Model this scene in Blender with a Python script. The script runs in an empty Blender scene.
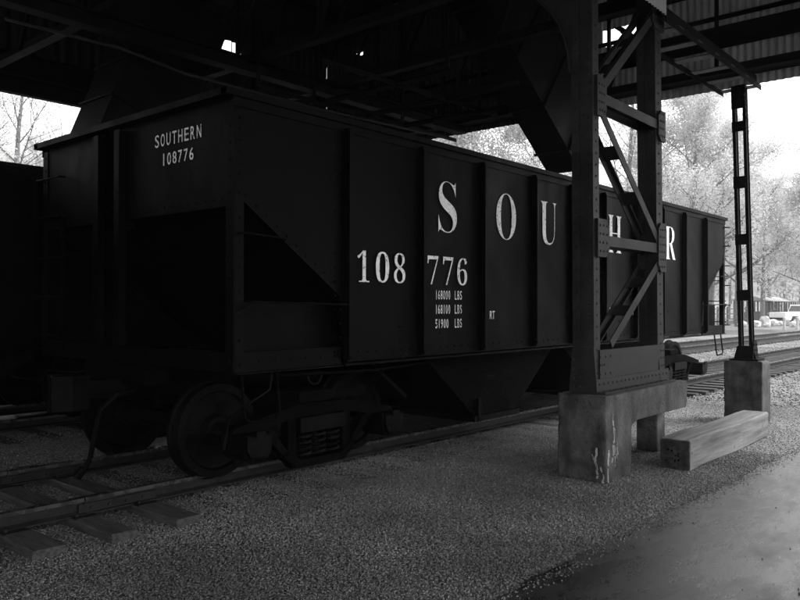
import bpy, math, random
import numpy as np
from mathutils import Vector, Matrix
SC = bpy.context.scene
COL = SC.collection
R = math.radians
random.seed(7); RNG = np.random.default_rng(7)

# ------------------------------------------------------------------ camera
CAMZ = 1.72
cam_d = bpy.data.cameras.new("camera"); cam = bpy.data.objects.new("camera", cam_d); COL.objects.link(cam)
cam_d.sensor_width = 36.0; cam_d.lens = 34.4; cam_d.clip_start = 0.05; cam_d.clip_end = 2000
cam.location = (0, 0, CAMZ)
YAW = 40.8      # optical axis measured from +X towards +Y
cam.rotation_euler = (R(90 + 0.35), R(-0.1), R(YAW - 90))
SC.camera = cam

# ------------------------------------------------------------------ light
EL, AZ = 48.0, -46.0          # sun height, and its bearing from +X towards +Y
SC.view_settings.view_transform = 'Standard'
try: SC.view_settings.look = 'None'
except Exception: pass
SC.view_settings.exposure = 1.65
SC.view_settings.gamma = 1.0
SC.view_settings.use_curve_mapping = False
W = bpy.data.worlds.new("World"); SC.world = W; W.use_nodes = True
nt = W.node_tree; nt.nodes.clear()
wo = nt.nodes.new('ShaderNodeOutputWorld'); bg = nt.nodes.new('ShaderNodeBackground')
sky = nt.nodes.new('ShaderNodeTexSky'); sky.sky_type = 'NISHITA'; sky.sun_disc = False
sky.sun_elevation = R(EL); sky.sun_rotation = R(90 - AZ)
sky.air_density = 1.0; sky.dust_density = 6.0; sky.ozone_density = 1.0
bw = nt.nodes.new('ShaderNodeRGBToBW')
mx = nt.nodes.new('ShaderNodeMix'); mx.data_type = 'RGBA'
mx.inputs[0].default_value = 0.65
mx.inputs[7].default_value = (11.0, 11.0, 11.0, 1)      # even layer of bright cloud
nt.links.new(sky.outputs[0], bw.inputs[0]); nt.links.new(bw.outputs[0], mx.inputs[6])
nt.links.new(mx.outputs[2], bg.inputs[0]); bg.inputs[1].default_value = 0.1
nt.links.new(bg.outputs[0], wo.inputs[0])
sd = bpy.data.lights.new("sun", 'SUN'); sun = bpy.data.objects.new("sun", sd); COL.objects.link(sun)
sd.energy = 1.3; sd.angle = R(20); sd.color = (1, 1, 1)
d = Vector((math.cos(R(EL)) * math.cos(R(AZ)), math.cos(R(EL)) * math.sin(R(AZ)), math.sin(R(EL))))
sun.rotation_euler = d.to_track_quat('Z', 'Y').to_euler(); sun.location = d * 60
SC.cycles.max_bounces = 8
SC.cycles.diffuse_bounces = 4

# ------------------------------------------------------------------ helpers
class MB:
    def __init__(s): s.v = []; s.f = []
    def add(s, vs, fs):
        b = len(s.v); s.v += [tuple(p) for p in vs]; s.f += [tuple(i + b for i in f) for f in fs]
        return s
    def box(s, x0, x1, y0, y1, z0, z1):
        return s.add([(x0,y0,z0),(x1,y0,z0),(x1,y1,z0),(x0,y1,z0),(x0,y0,z1),(x1,y0,z1),(x1,y1,z1),(x0,y1,z1)],
                     [(0,3,2,1),(4,5,6,7),(0,1,5,4),(1,2,6,5),(2,3,7,6),(3,0,4,7)])
    def bar(s, p, q, w, h, up=(0,0,1)):
        p = Vector(p); q = Vector(q); d = (q - p).normalized(); u = Vector(up)
        a = d.cross(u)
        if a.length < 1e-4: a = d.cross(Vector((1,0,0)))
        a.normalize(); b = a.cross(d).normalized()
        vs = [e + a*(i*w/2) + b*(j*h/2) for e in (p, q) for i, j in ((-1,-1),(1,-1),(1,1),(-1,1))]
        return s.add(vs, [(0,1,2,3),(7,6,5,4),(0,4,5,1),(1,5,6,2),(2,6,7,3),(3,7,4,0)])
    def angle(s, p, q, w, t=0.012, up=(0,0,1), side=1):
        """a rolled steel angle: two thin legs"""
        p = Vector(p); q = Vector(q); d = (q - p).normalized(); u = Vector(up)
        a = d.cross(u).normalized(); b = a.cross(d).normalized()
        s.bar(p + b*0, q + b*0, w, t, up)
        o = a*(side*(w/2 - t/2)) - b*(w/2)
        s.bar(p + o, q + o, t, w - t*1.2, up)
        return s
    def cyl(s, p, q, r, n=12, r2=None, cap=True):
        p = Vector(p); q = Vector(q); r2 = r if r2 is None else r2
        d = (q - p).normalized(); a = d.cross(Vector((0,0,1)))
        if a.length < 1e-3: a = d.cross(Vector((1,0,0)))
        a.normalize(); b = d.cross(a)
        vs = []
        for e, rr in ((p, r), (q, r2)):
            for i in range(n):
                t = 2*math.pi*i/n; vs.append(e + a*(rr*math.cos(t)) + b*(rr*math.sin(t)))
        fs = [(i, (i+1) % n, n+(i+1) % n, n+i) for i in range(n)]
        if cap: fs += [tuple(reversed(range(n))), tuple(range(n, 2*n))]
        return s.add(vs, fs)
    def tube(s, pts, r, n=6):
        pts = [Vector(p) for p in pts]
        vs = []; m = len(pts); prev = None
        for i, p in enumerate(pts):
            d = (pts[min(i+1, m-1)] - pts[max(i-1, 0)]).normalized()
            if prev is None:
                a = d.cross(Vector((0,0,1)))
                if a.length < 1e-3: a = d.cross(Vector((1,0,0)))
            else: a = prev - d*prev.dot(d)
            a.normalize(); prev = a; b = d.cross(a)
            rr = r[i] if isinstance(r, (list, tuple)) else r
            for k in range(n):
                t = 2*math.pi*k/n; vs.append(p + a*(rr*math.cos(t)) + b*(rr*math.sin(t)))
        fs = [(i*n+k, i*n+(k+1) % n, (i+1)*n+(k+1) % n, (i+1)*n+k) for i in range(m-1) for k in range(n)]
        fs += [tuple(reversed(range(n))), tuple(range((m-1)*n, m*n))]
        return s.add(vs, fs)
    def lathe(s, c, axis, prof, n=32):
        """prof: (distance along axis, radius)"""
        c = Vector(c); d = Vector(axis).normalized(); a = d.cross(Vector((0,0,1)))
        if a.length < 1e-3: a = Vector((1,0,0))
        a.normalize(); b = d.cross(a)
        vs = [c + d*t + a*(r*math.cos(2*math.pi*k/n)) + b*(r*math.sin(2*math.pi*k/n)) for t, r in prof for k in range(n)]
        m = len(prof)
        fs = [(i*n+k, i*n+(k+1) % n, (i+1)*n+(k+1) % n, (i+1)*n+k) for i in range(m-1) for k in range(n)]
        fs += [tuple(reversed(range(n))), tuple(range((m-1)*n, m*n))]
        return s.add(vs, fs)
    def prism(s, poly, fn, t0, t1):
        """poly of 2-D points swept between t0 and t1; fn(u, v, t) -> 3-D"""
        n = len(poly)
        vs = [fn(u, v, t0) for u, v in poly] + [fn(u, v, t1) for u, v in poly]
        return s.add(vs, [tuple(reversed(range(n))), tuple(range(n, 2*n))] + [(i, (i+1) % n, n+(i+1) % n, n+i) for i in range(n)])
    def rivet(s, p, nrm, r=0.012):
        p = Vector(p); d = Vector(nrm).normalized(); a = d.cross(Vector((0,0,1)))
        if a.length < 1e-3: a = Vector((1,0,0))
        a.normalize(); b = d.cross(a); vs = []
        for h, rr in ((-0.002, r), (0.30*r, 0.88*r), (0.50*r, 0.5*r)):
            for k in range(7):
                t = 2*math.pi*k/7; vs.append(p + d*h + a*(rr*math.cos(t)) + b*(rr*math.sin(t)))
        fs = [(i*7+k, i*7+(k+1) % 7, (i+1)*7+(k+1) % 7, (i+1)*7+k) for i in range(2) for k in range(7)] + [tuple(range(14, 21)), tuple(reversed(range(7)))]
        return s.add(vs, fs)
    def rivets(s, p, q, n, nrm, r=0.012):
        p = Vector(p); q = Vector(q)
        for i in range(n): s.rivet(p.lerp(q, i/(n-1) if n > 1 else 0), nrm, r)
        return s
    def build(s, name, m, parent=None, smooth=False, fix=True):
        me = bpy.data.meshes.new(name); me.from_pydata([tuple(p) for p in s.v], [], s.f); me.update()
        if fix:
            import bmesh
            b = bmesh.new(); b.from_mesh(me); bmesh.ops.recalc_face_normals(b, faces=b.faces); b.to_mesh(me); b.free()
        if smooth:
            me.polygons.foreach_set('use_smooth', [True]*len(me.polygons))
            try: me.set_sharp_from_angle(angle=R(35))
            except Exception: pass
        me.materials.append(m)
        o = bpy.data.objects.new(name, me); COL.objects.link(o)
        if parent: o.parent = parent
        return o

def tag(o, label=None, cat=None, group=None, kind=None):
    if label: o['label'] = label
    if cat: o['category'] = cat
    if group: o['group'] = group
    if kind: o['kind'] = kind
    return o
def empty(name, loc, label, cat, group=None, rz=0):
    o = bpy.data.objects.new(name, None); COL.objects.link(o); o.location = loc; o.rotation_euler.z = rz
    o.empty_display_size = 0.2
    return tag(o, label, cat, group)
def copy_tree(o, parent=None):
    c = o.copy(); COL.objects.link(c)
    if parent: c.parent = parent
    for ch in list(o.children): copy_tree(ch, c)
    return c

# ------------------------------------------------------------------ materials (all neutral greys: the place is seen in black and white)
def mat(name, lo, hi, scale=4.0, rough=(0.6, 0.8), bump=0.0, bscale=40.0, detail=6.0, stretch=(1,1,1), spec=0.5, metal=0.0, speck=None, ramp=(0.35, 0.65)):
    m = bpy.data.materials.new(name); m.use_nodes = True; t = m.node_tree; N = t.nodes; L = t.links
    p = N['Principled BSDF']; p.inputs['Specular IOR Level'].default_value = spec; p.inputs['Metallic'].default_value = metal
    tc = N.new('ShaderNodeTexCoord'); mp = N.new('ShaderNodeMapping'); mp.inputs['Scale'].default_value = stretch
    L.new(tc.outputs['Object'], mp.inputs[0])
    n = N.new('ShaderNodeTexNoise'); n.inputs['Scale'].default_value = scale; n.inputs['Detail'].default_value = detail
    n.inputs['Roughness'].default_value = 0.62; L.new(mp.outputs[0], n.inputs[0])
    r = N.new('ShaderNodeValToRGB'); r.color_ramp.elements[0].position = ramp[0]; r.color_ramp.elements[1].position = ramp[1]
    r.color_ramp.elements[0].color = (lo, lo, lo, 1); r.color_ramp.elements[1].color = (hi, hi, hi, 1)
    L.new(n.outputs[0], r.inputs[0]); out = r.outputs[0]
    if speck:
        sp, dens, val = speck
        v = N.new('ShaderNodeTexNoise'); v.inputs['Scale'].default_value = sp; v.inputs['Detail'].default_value = 2
        L.new(tc.outputs['Object'], v.inputs[0])
        mr = N.new('ShaderNodeMapRange'); mr.inputs[1].default_value = dens; mr.inputs[2].default_value = dens + 0.06
        L.new(v.outputs[0], mr.inputs[0])
        mi = N.new('ShaderNodeMix'); mi.data_type = 'RGBA'; mi.inputs[7].default_value = (val, val, val, 1)
        L.new(mr.outputs[0], mi.inputs[0]); L.new(out, mi.inputs[6]); out = mi.outputs[2]
    L.new(out, p.inputs['Base Color'])
    rr = N.new('ShaderNodeMapRange'); rr.inputs[3].default_value = rough[0]; rr.inputs[4].default_value = rough[1]
    rr.inputs[1].default_value = 0.3; rr.inputs[2].default_value = 0.7
    L.new(n.outputs[0], rr.inputs[0]); L.new(rr.outputs[0], p.inputs['Roughness'])
    if bump:
        b = N.new('ShaderNodeTexNoise'); b.inputs['Scale'].default_value = bscale; b.inputs['Detail'].default_value = 8
        L.new(mp.outputs[0], b.inputs[0])
        bu = N.new('ShaderNodeBump'); bu.inputs['Strength'].default_value = bump; bu.inputs['Distance'].default_value = 0.02
        L.new(b.outputs[0], bu.inputs['Height']); L.new(bu.outputs[0], p.inputs['Normal'])
    return m
M = {}
M['wagon'] = mat('black_wagon_paint', 0.0006, 0.0030, 1.6, (0.45, 0.7), 0.10, 14, stretch=(1,1,0.45), spec=0.045, speck=(28, 0.68, 0.010))
M['wagon_end'] = M['wagon']
M['dark'] = mat('grimy_black_iron', 0.001, 0.003, 5, (0.6, 0.85), 0.2, 40, spec=0.03)
M['iron'] = mat('worn_dark_iron', 0.001, 0.005, 8, (0.45, 0.7), 0.1, 60, spec=0.05)
M['tread'] = mat('rolled_wheel_steel', 0.05, 0.10, 9, (0.3, 0.45), 0.0, spec=0.5, metal=0.6)
M['paint'] = mat('dull_grey_steel_paint', 0.010, 0.026, 3.2, (0.5, 0.7), 0.12, 60, spec=0.14, speck=(36, 0.69, 0.03))
M['shed'] = mat('sooty_shed_steel', 0.004, 0.010, 3, (0.6, 0.85), 0.1, 30, spec=0.06)
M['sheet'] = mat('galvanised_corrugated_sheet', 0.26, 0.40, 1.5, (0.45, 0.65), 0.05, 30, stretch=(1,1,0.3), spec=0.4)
M['sheet_dark'] = mat('dark_corrugated_sheet', 0.008, 0.016, 1.5, (0.6, 0.8), spec=0.2)
M['white'] = mat('faded_white_lettering', 0.62, 0.84, 14, (0.7, 0.85), 0.0, spec=0.2, ramp=(0.3, 0.6), speck=(45, 0.60, 0.16))
M['endgrain'] = mat('dark_end_grain', 0.018, 0.05, 12, (0.8, 0.95), 0.6, 40, spec=0.2)
M['bracket'] = mat('pale_grey_bars', 0.14, 0.22, 6, (0.6, 0.8), spec=0.3)
M['tie'] = mat('weathered_sleeper_wood', 0.03, 0.085, 5, (0.75, 0.95), 0.5, 22, stretch=(6, 0.7, 6), spec=0.2)
M['railside'] = mat('rusty_rail_steel', 0.008, 0.02, 10, (0.55, 0.8), 0.2, 50, spec=0.15)
M['railtop'] = mat('dull_rail_head', 0.018, 0.05, 9, (0.2, 0.36), 0.02, 40, spec=0.55, metal=0.0)
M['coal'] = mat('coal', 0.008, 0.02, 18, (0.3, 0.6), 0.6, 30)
M['bark'] = mat('grey_bark', 0.10, 0.20, 6, (0.8, 0.95), 0.4, 20, spec=0.1)
M['leaf'] = mat('pale_autumn_leaves', 0.44, 0.66, 0.7, (0.6, 0.8), spec=0.2)
M['wood_leaf'] = mat('hillside_leaves', 0.34, 0.54, 0.12, (0.7, 0.9), spec=0.1)
M['hill'] = mat('hillside_ground', 0.18, 0.30, 0.3, (0.9, 1.0), spec=0.1)
M['boulder'] = mat('pale_stone', 0.40, 0.62, 2, (0.8, 0.9), 0.5, 8)
M['car'] = mat('pale_car_paint', 0.78, 0.82, 2, (0.25, 0.3), spec=0.5)
M['glass'] = mat('dark_car_glass', 0.02, 0.03, 2, (0.08, 0.1), spec=0.6)
M['tyre'] = mat('tyre_rubber', 0.02, 0.03, 4, (0.8, 0.9))
M['postwood'] = mat('grey_post_wood', 0.06, 0.12, 5, (0.8, 0.9))
M['shelter_roof'] = mat('grey_shelter_roofing', 0.22, 0.30, 3, (0.7, 0.8))
for k in ('leaf', 'wood_leaf'):     # light comes through thin leaves
    p = M[k].node_tree.nodes['Principled BSDF']
    N = M[k].node_tree.nodes; L = M[k].node_tree.links
    tr = N.new('ShaderNodeBsdfTranslucent'); ms = N.new('ShaderNodeMixShader'); ms.inputs[0].default_value = 0.45
    L.new(p.inputs['Base Color'].links[0].from_socket, tr.inputs['Color'])
    L.new(p.outputs[0], ms.inputs[1]); L.new(tr.outputs[0], ms.inputs[2]); L.new(ms.outputs[0], N['Material Output'].inputs['Surface'])

def concrete_mat():
    m = mat('stained_old_concrete', 0.022, 0.095, 4.5, (0.7, 0.9), 0.6, 40, stretch=(1,1,0.8), spec=0.3, speck=(40, 0.66, 0.03))
    t = m.node_tree; N = t.nodes; L = t.links; p = N['Principled BSDF']
    tc = N.new('ShaderNodeTexCoord'); src = p.inputs['Base Color'].links[0].from_socket
    # damp darker foot and pale run-off streaks with a ragged outline of their own
    mp = N.new('ShaderNodeMapping'); mp.inputs['Scale'].default_value = (5, 5, 1.1); L.new(tc.outputs['Object'], mp.inputs[0])
    n = N.new('ShaderNodeTexNoise'); n.inputs['Scale'].default_value = 1.0; n.inputs['Detail'].default_value = 9; L.new(mp.outputs[0], n.inputs[0])
    mr = N.new('ShaderNodeMapRange'); mr.inputs[1].default_value = 0.52; mr.inputs[2].default_value = 0.68; L.new(n.outputs[0], mr.inputs[0])
    mi = N.new('ShaderNodeMix'); mi.data_type = 'RGBA'; mi.blend_type = 'MULTIPLY'; mi.inputs[7].default_value = (0.5, 0.5, 0.5, 1)
    L.new(mr.outputs[0], mi.inputs[0]); L.new(src, mi.inputs[6]); L.new(mi.outputs[2], p.inputs['Base Color'])
    return m
M['concrete'] = concrete_mat()
M['lime'] = mat('white_lime_crust', 0.22, 0.42, 9, (0.8, 0.9))
M['timber'] = mat('weathered_pale_timber', 0.07, 0.22, 2.2, (0.7, 0.9), 0.35, 18, stretch=(0.35, 5, 5), spec=0.25, speck=(14, 0.70, 0.08))

def gravel_ground_mat():
    m = bpy.data.materials.new('gravel_ground'); m.use_nodes = True; t = m.node_tree; N = t.nodes; L = t.links
    p = N['Principled BSDF']; p.inputs['Specular IOR Level'].default_value = 0.3
    tc = N.new('ShaderNodeTexCoord')
    v = N.new('ShaderNodeTexVoronoi'); v.inputs['Scale'].default_value = 38; L.new(tc.outputs['Object'], v.inputs[0])
    bwn = N.new('ShaderNodeRGBToBW'); L.new(v.outputs['Color'], bwn.inputs[0])
    mr = N.new('ShaderNodeMapRange'); mr.inputs[3].default_value = 0.05; mr.inputs[4].default_value = 0.24; L.new(bwn.outputs[0], mr.inputs[0])
    big = N.new('ShaderNodeTexNoise'); big.inputs['Scale'].default_value = 0.35; big.inputs['Detail'].default_value = 5; L.new(tc.outputs['Object'], big.inputs[0])
    mb = N.new('ShaderNodeMapRange'); mb.inputs[1].default_value = 0.35; mb.inputs[2].default_value = 0.65; mb.inputs[3].default_value = 0.65; mb.inputs[4].default_value = 1.35
    L.new(big.outputs[0], mb.inputs[0])
    mu = N.new('ShaderNodeMath'); mu.operation = 'MULTIPLY'; L.new(mr.outputs[0], mu.inputs[0]); L.new(mb.outputs[0], mu.inputs[1])
    L.new(mu.outputs[0], p.inputs['Base Color']); p.inputs['Roughness'].default_value = 0.75
    bu = N.new('ShaderNodeBump'); bu.inputs['Strength'].default_value = 0.8; bu.inputs['Distance'].default_value = 0.02; bu.invert = True
    L.new(v.outputs['Distance'], bu.inputs['Height']); L.new(bu.outputs[0], p.inputs['Normal'])
    return m
M['ground'] = gravel_ground_mat()
def stone_mat():
    m = bpy.data.materials.new('crushed_stone'); m.use_nodes = True; t = m.node_tree; N = t.nodes; L = t.links
    p = N['Principled BSDF']; p.inputs['Specular IOR Level'].default_value = 0.4; p.inputs['Roughness'].default_value = 0.6
    g = N.new('ShaderNodeNewGeometry'); r = N.new('ShaderNodeValToRGB'); e = r.color_ramp.elements
    e[0].position = 0; e[0].color = (0.085,)*3 + (1,); e[1].position = 1; e[1].color = (0.25,)*3 + (1,)
    x = e.new(0.5); x.color = (0.17,)*3 + (1,); x = e.new(0.93); x.color = (0.23,)*3 + (1,)
    L.new(g.outputs['Random Per Island'], r.inputs[0])
    tc = N.new('ShaderNodeTexCoord'); big = N.new('ShaderNodeTexNoise'); big.inputs['Scale'].default_value = 0.9; big.inputs['Detail'].default_value = 4
    L.new(tc.outputs['Object'], big.inputs[0])
    mb = N.new('ShaderNodeMapRange'); mb.inputs[1].default_value = 0.35; mb.inputs[2].default_value = 0.65; mb.inputs[3].default_value = 0.62; mb.inputs[4].default_value = 1.25
    L.new(big.outputs[0], mb.inputs[0])
    mu = N.new('ShaderNodeMix'); mu.data_type = 'RGBA'; mu.blend_type = 'MULTIPLY'; mu.inputs[0].default_value = 1
    L.new(r.outputs[0], mu.inputs[6]); L.new(mb.outputs[0], mu.inputs[7]); L.new(mu.outputs[2], p.inputs['Base Color'])
    return m
M['stone'] = stone_mat()
def path_mat():
    m = bpy.data.materials.new('damp_worn_tarmac'); m.use_nodes = True; t = m.node_tree; N = t.nodes; L = t.links
    p = N['Principled BSDF']; p.inputs['Specular IOR Level'].default_value = 0.5
    tc = N.new('ShaderNodeTexCoord'); n = N.new('ShaderNodeTexNoise'); n.inputs['Scale'].default_value = 1.5; n.inputs['Detail'].default_value = 12; n.inputs['Roughness'].default_value = 0.72
    mp = N.new('ShaderNodeMapping'); mp.inputs['Scale'].default_value = (0.7, 1.4, 1); L.new(tc.outputs['Object'], mp.inputs[0]); L.new(mp.outputs[0], n.inputs[0])
    r = N.new('ShaderNodeValToRGB'); r.color_ramp.elements[0].position = 0.40; r.color_ramp.elements[1].position = 0.62
    r.color_ramp.elements[0].color = (0.008,)*3 + (1,); r.color_ramp.elements[1].color = (0.042,)*3 + (1,); L.new(n.outputs[0], r.inputs[0])
    f = N.new('ShaderNodeTexNoise'); f.inputs['Scale'].default_value = 120; f.inputs['Detail'].default_value = 3; L.new(tc.outputs['Object'], f.inputs[0])
    fr = N.new('ShaderNodeMapRange'); fr.inputs[1].default_value = 0.3; fr.inputs[2].default_value = 0.7; fr.inputs[3].default_value = 0.35; fr.inputs[4].default_value = 1.75; L.new(f.outputs[0], fr.inputs[0])
    mu = N.new('ShaderNodeMix'); mu.data_type = 'RGBA'; mu.blend_type = 'MULTIPLY'; mu.inputs[0].default_value = 1
    L.new(r.outputs[0], mu.inputs[6]); L.new(fr.outputs[0], mu.inputs[7]); L.new(mu.outputs[2], p.inputs['Base Color'])
    rr = N.new('ShaderNodeMapRange'); rr.inputs[1].default_value = 0.4; rr.inputs[2].default_value = 0.62; rr.inputs[3].default_value = 0.20; rr.inputs[4].default_value = 0.46
    L.new(n.outputs[0], rr.inputs[0]); L.new(rr.outputs[0], p.inputs['Roughness'])
    bu = N.new('ShaderNodeBump'); bu.inputs['Strength'].default_value = 0.40; bu.inputs['Distance'].default_value = 0.004
    L.new(f.outputs[0], bu.inputs['Height'])
    b2 = N.new('ShaderNodeBump'); b2.inputs['Strength'].default_value = 0.3; b2.inputs['Distance'].default_value = 0.012
    L.new(n.outputs[0], b2.inputs['Height']); L.new(bu.outputs[0], b2.inputs['Normal']); L.new(b2.outputs[0], p.inputs['Normal'])
    return m
M['path'] = path_mat()

# ------------------------------------------------------------------ the ground
def sheet(name, x0, x1, y0, y1, z, m):
    b = MB(); b.add([(x0,y0,z),(x1,y0,z),(x1,y1,z),(x0,y1,z)], [(0,1,2,3)]); return tag(b.build(name, m, fix=False), kind='structure')
sheet('ground', -380, 380, -380, 380, 0.0, M['ground'])
# path: a thin slab with a ragged edge against the gravel
pb = MB(); xs = np.arange(-12, 45, 0.12); ye = 2.56 - 0.02*xs + 0.02*np.sin(xs*3.1) + 0.015*RNG.standard_normal(len(xs)) + 0.012*np.sin(xs*0.7)
vs = []; 
for x, y in zip(xs, ye): vs += [(x, -7, 0.016), (x, y, 0.016), (x, y + 0.02, 0.0)]
fs = []
for i in range(len(xs)-1): fs += [(3*i, 3*i+3, 3*i+4, 3*i+1), (3*i+1, 3*i+4, 3*i+5, 3*i+2)]
pb.add(vs, fs); tag(pb.build('path', M['path']), kind='structure')

def hill_h(x, y):
    r = math.hypot(x - 10, y); a = math.degrees(math.atan2(y, x))
    t = min(max((r - 100)/150, 0), 1); t = t*t*(3-2*t)
    k = 26 + 6*math.sin(a*0.11 + 0.5) + 4*math.sin(a*0.31)
    k *= min(max((a + 12)/24, 0.12), 1)
    return t*k
hb = MB(); na, nr = 90, 22
vs = []
for i in range(na+1):
    a = R(-60 + 200*i/na)
    for j in range(nr+1):
        r = 95 + 240*j/nr; x = 10 + r*math.cos(a); y = r*math.sin(a); vs.append((x, y, hill_h(x, y) + (0.3*random.random() if j else -0.3)))
hb.add(vs, [(i*(nr+1)+j, (i+1)*(nr+1)+j, (i+1)*(nr+1)+j+1, i*(nr+1)+j+1) for i in range(na) for j in range(nr)])
tag(hb.build('hillside', M['hill'], smooth=True), kind='structure')

# loose stones of the gravel as real pieces
def stones(name, pts, smin, smax, m, label):
    n = len(pts); s = RNG.uniform(smin, smax, n) * RNG.choice([1, 1, 1, 1.35], n)
    base = np.array([(1,0,0),(-1,0,0),(0,1,0),(0,-1,0),(0,0,1),(0,0,-1)], float)
    V = base[None]*RNG.uniform(0.55, 1.1, (n, 6, 1)) + RNG.uniform(-0.3, 0.3, (n, 6, 3))
    V *= np.stack([s*0.5, s*0.5*RNG.uniform(0.6, 1, n), s*0.5*RNG.uniform(0.45, 0.8, n)], 1)[:, None, :]
    a = RNG.uniform(0, 2*np.pi, n); b = RNG.uniform(-0.7, 0.7, n)
    ca, sa, cb, sb = np.cos(a), np.sin(a), np.cos(b), np.sin(b)
    x, y, z = V[..., 0], V[..., 1], V[..., 2]
    y, z = y*cb[:, None] - z*sb[:, None], y*sb[:, None] + z*cb[:, None]
    x, y = x*ca[:, None] - y*sa[:, None], x*sa[:, None] + y*ca[:, None]
    V = np.stack([x, y, z], -1) + pts[:, None, :]
    F = np.array([(0,2,4),(2,1,4),(1,3,4),(3,0,4),(2,0,5),(1,2,5),(3,1,5),(0,3,5)])
    F = (F[None] + 6*np.arange(n)[:, None, None]).reshape(-1, 3)
    me = bpy.data.meshes.new(name); me.vertices.add(6*n); me.vertices.foreach_set('co', V.reshape(-1).astype(np.float32))
    me.loops.add(F.size); me.loops.foreach_set('vertex_index', F.reshape(-1).astype(np.int32))
    me.polygons.add(len(F)); me.polygons.foreach_set('loop_start', np.arange(0, F.size, 3, dtype=np.int32))
    me.polygons.foreach_set('loop_total', np.full(len(F), 3, dtype=np.int32)); me.update(calc_edges=True); me.validate()
    me.materials.append(m); o = bpy.data.objects.new(name, me); COL.objects.link(o)
    return tag(o, label, 'gravel', kind='stuff')
def scatter(n, x0, x1, y0, y1, zj=0.007):
    P = np.stack([RNG.uniform(x0, x1, n), RNG.uniform(y0, y1, n), RNG.uniform(0.001, zj, n)], 1)
    return P
P = np.concatenate([scatter(127000, 1.2, 9.5, 2.34, 5.9), scatter(20000, 9.5, 16, 2.20, 6.2), scatter(16000, 0.5, 7.0, 5.9, 7.3), scatter(9000, 0.5, 6, 7.3, 10.4)])
keep = (P[:, 1] > 2.56 - 0.02*P[:, 0] + 0.025*RNG.standard_normal(len(P)) + 0.012*np.sin(P[:, 0]*0.7))
stones('gravel', P[keep], 0.008, 0.023, M['stone'], 'crushed grey stone spread between the track and the path')
P = np.stack([RNG.uniform(2.5, 14, 260), RNG.uniform(0.3, 2.5, 260), np.full(260, 0.020)], 1)
stones('grit', P, 0.008, 0.022, M['tie'], 'dark grit and leaf scraps lying loose on the damp path')['category'] = 'grit'
P = np.stack([RNG.uniform(2.8, 13, 1500), np.zeros(1500), np.full(1500, 0.018)], 1); P[:, 1] = 2.56 - 0.02*P[:, 0] - np.abs(RNG.normal(0, 0.07, 1500))
stones('loose_gravel', P, 0.008, 0.022, M['stone'], 'loose stones strayed over the edge of the path')
P = np.concatenate([scatter(14000, 14, 34, 2.5, 10, 0.016), scatter(5000, 12, 40, 7.5, 14, 0.016)])
stones('ballast', P, 0.03, 0.07, M['stone'], 'coarser pale stone around the rails past the roofed shed')

# dark sheet painting the shade under the wagons, borrowing the coal material
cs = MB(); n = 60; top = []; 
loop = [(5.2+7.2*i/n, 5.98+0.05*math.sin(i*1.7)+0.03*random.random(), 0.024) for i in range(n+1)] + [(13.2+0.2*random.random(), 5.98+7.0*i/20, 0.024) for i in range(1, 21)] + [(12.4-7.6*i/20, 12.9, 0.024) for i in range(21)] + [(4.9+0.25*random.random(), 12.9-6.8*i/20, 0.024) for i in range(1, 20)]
cs.add(loop, [tuple(range(len(loop)))]); tag(cs.build('wagon_shade_sheet', M['coal'], fix=False), kind='structure')
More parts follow.
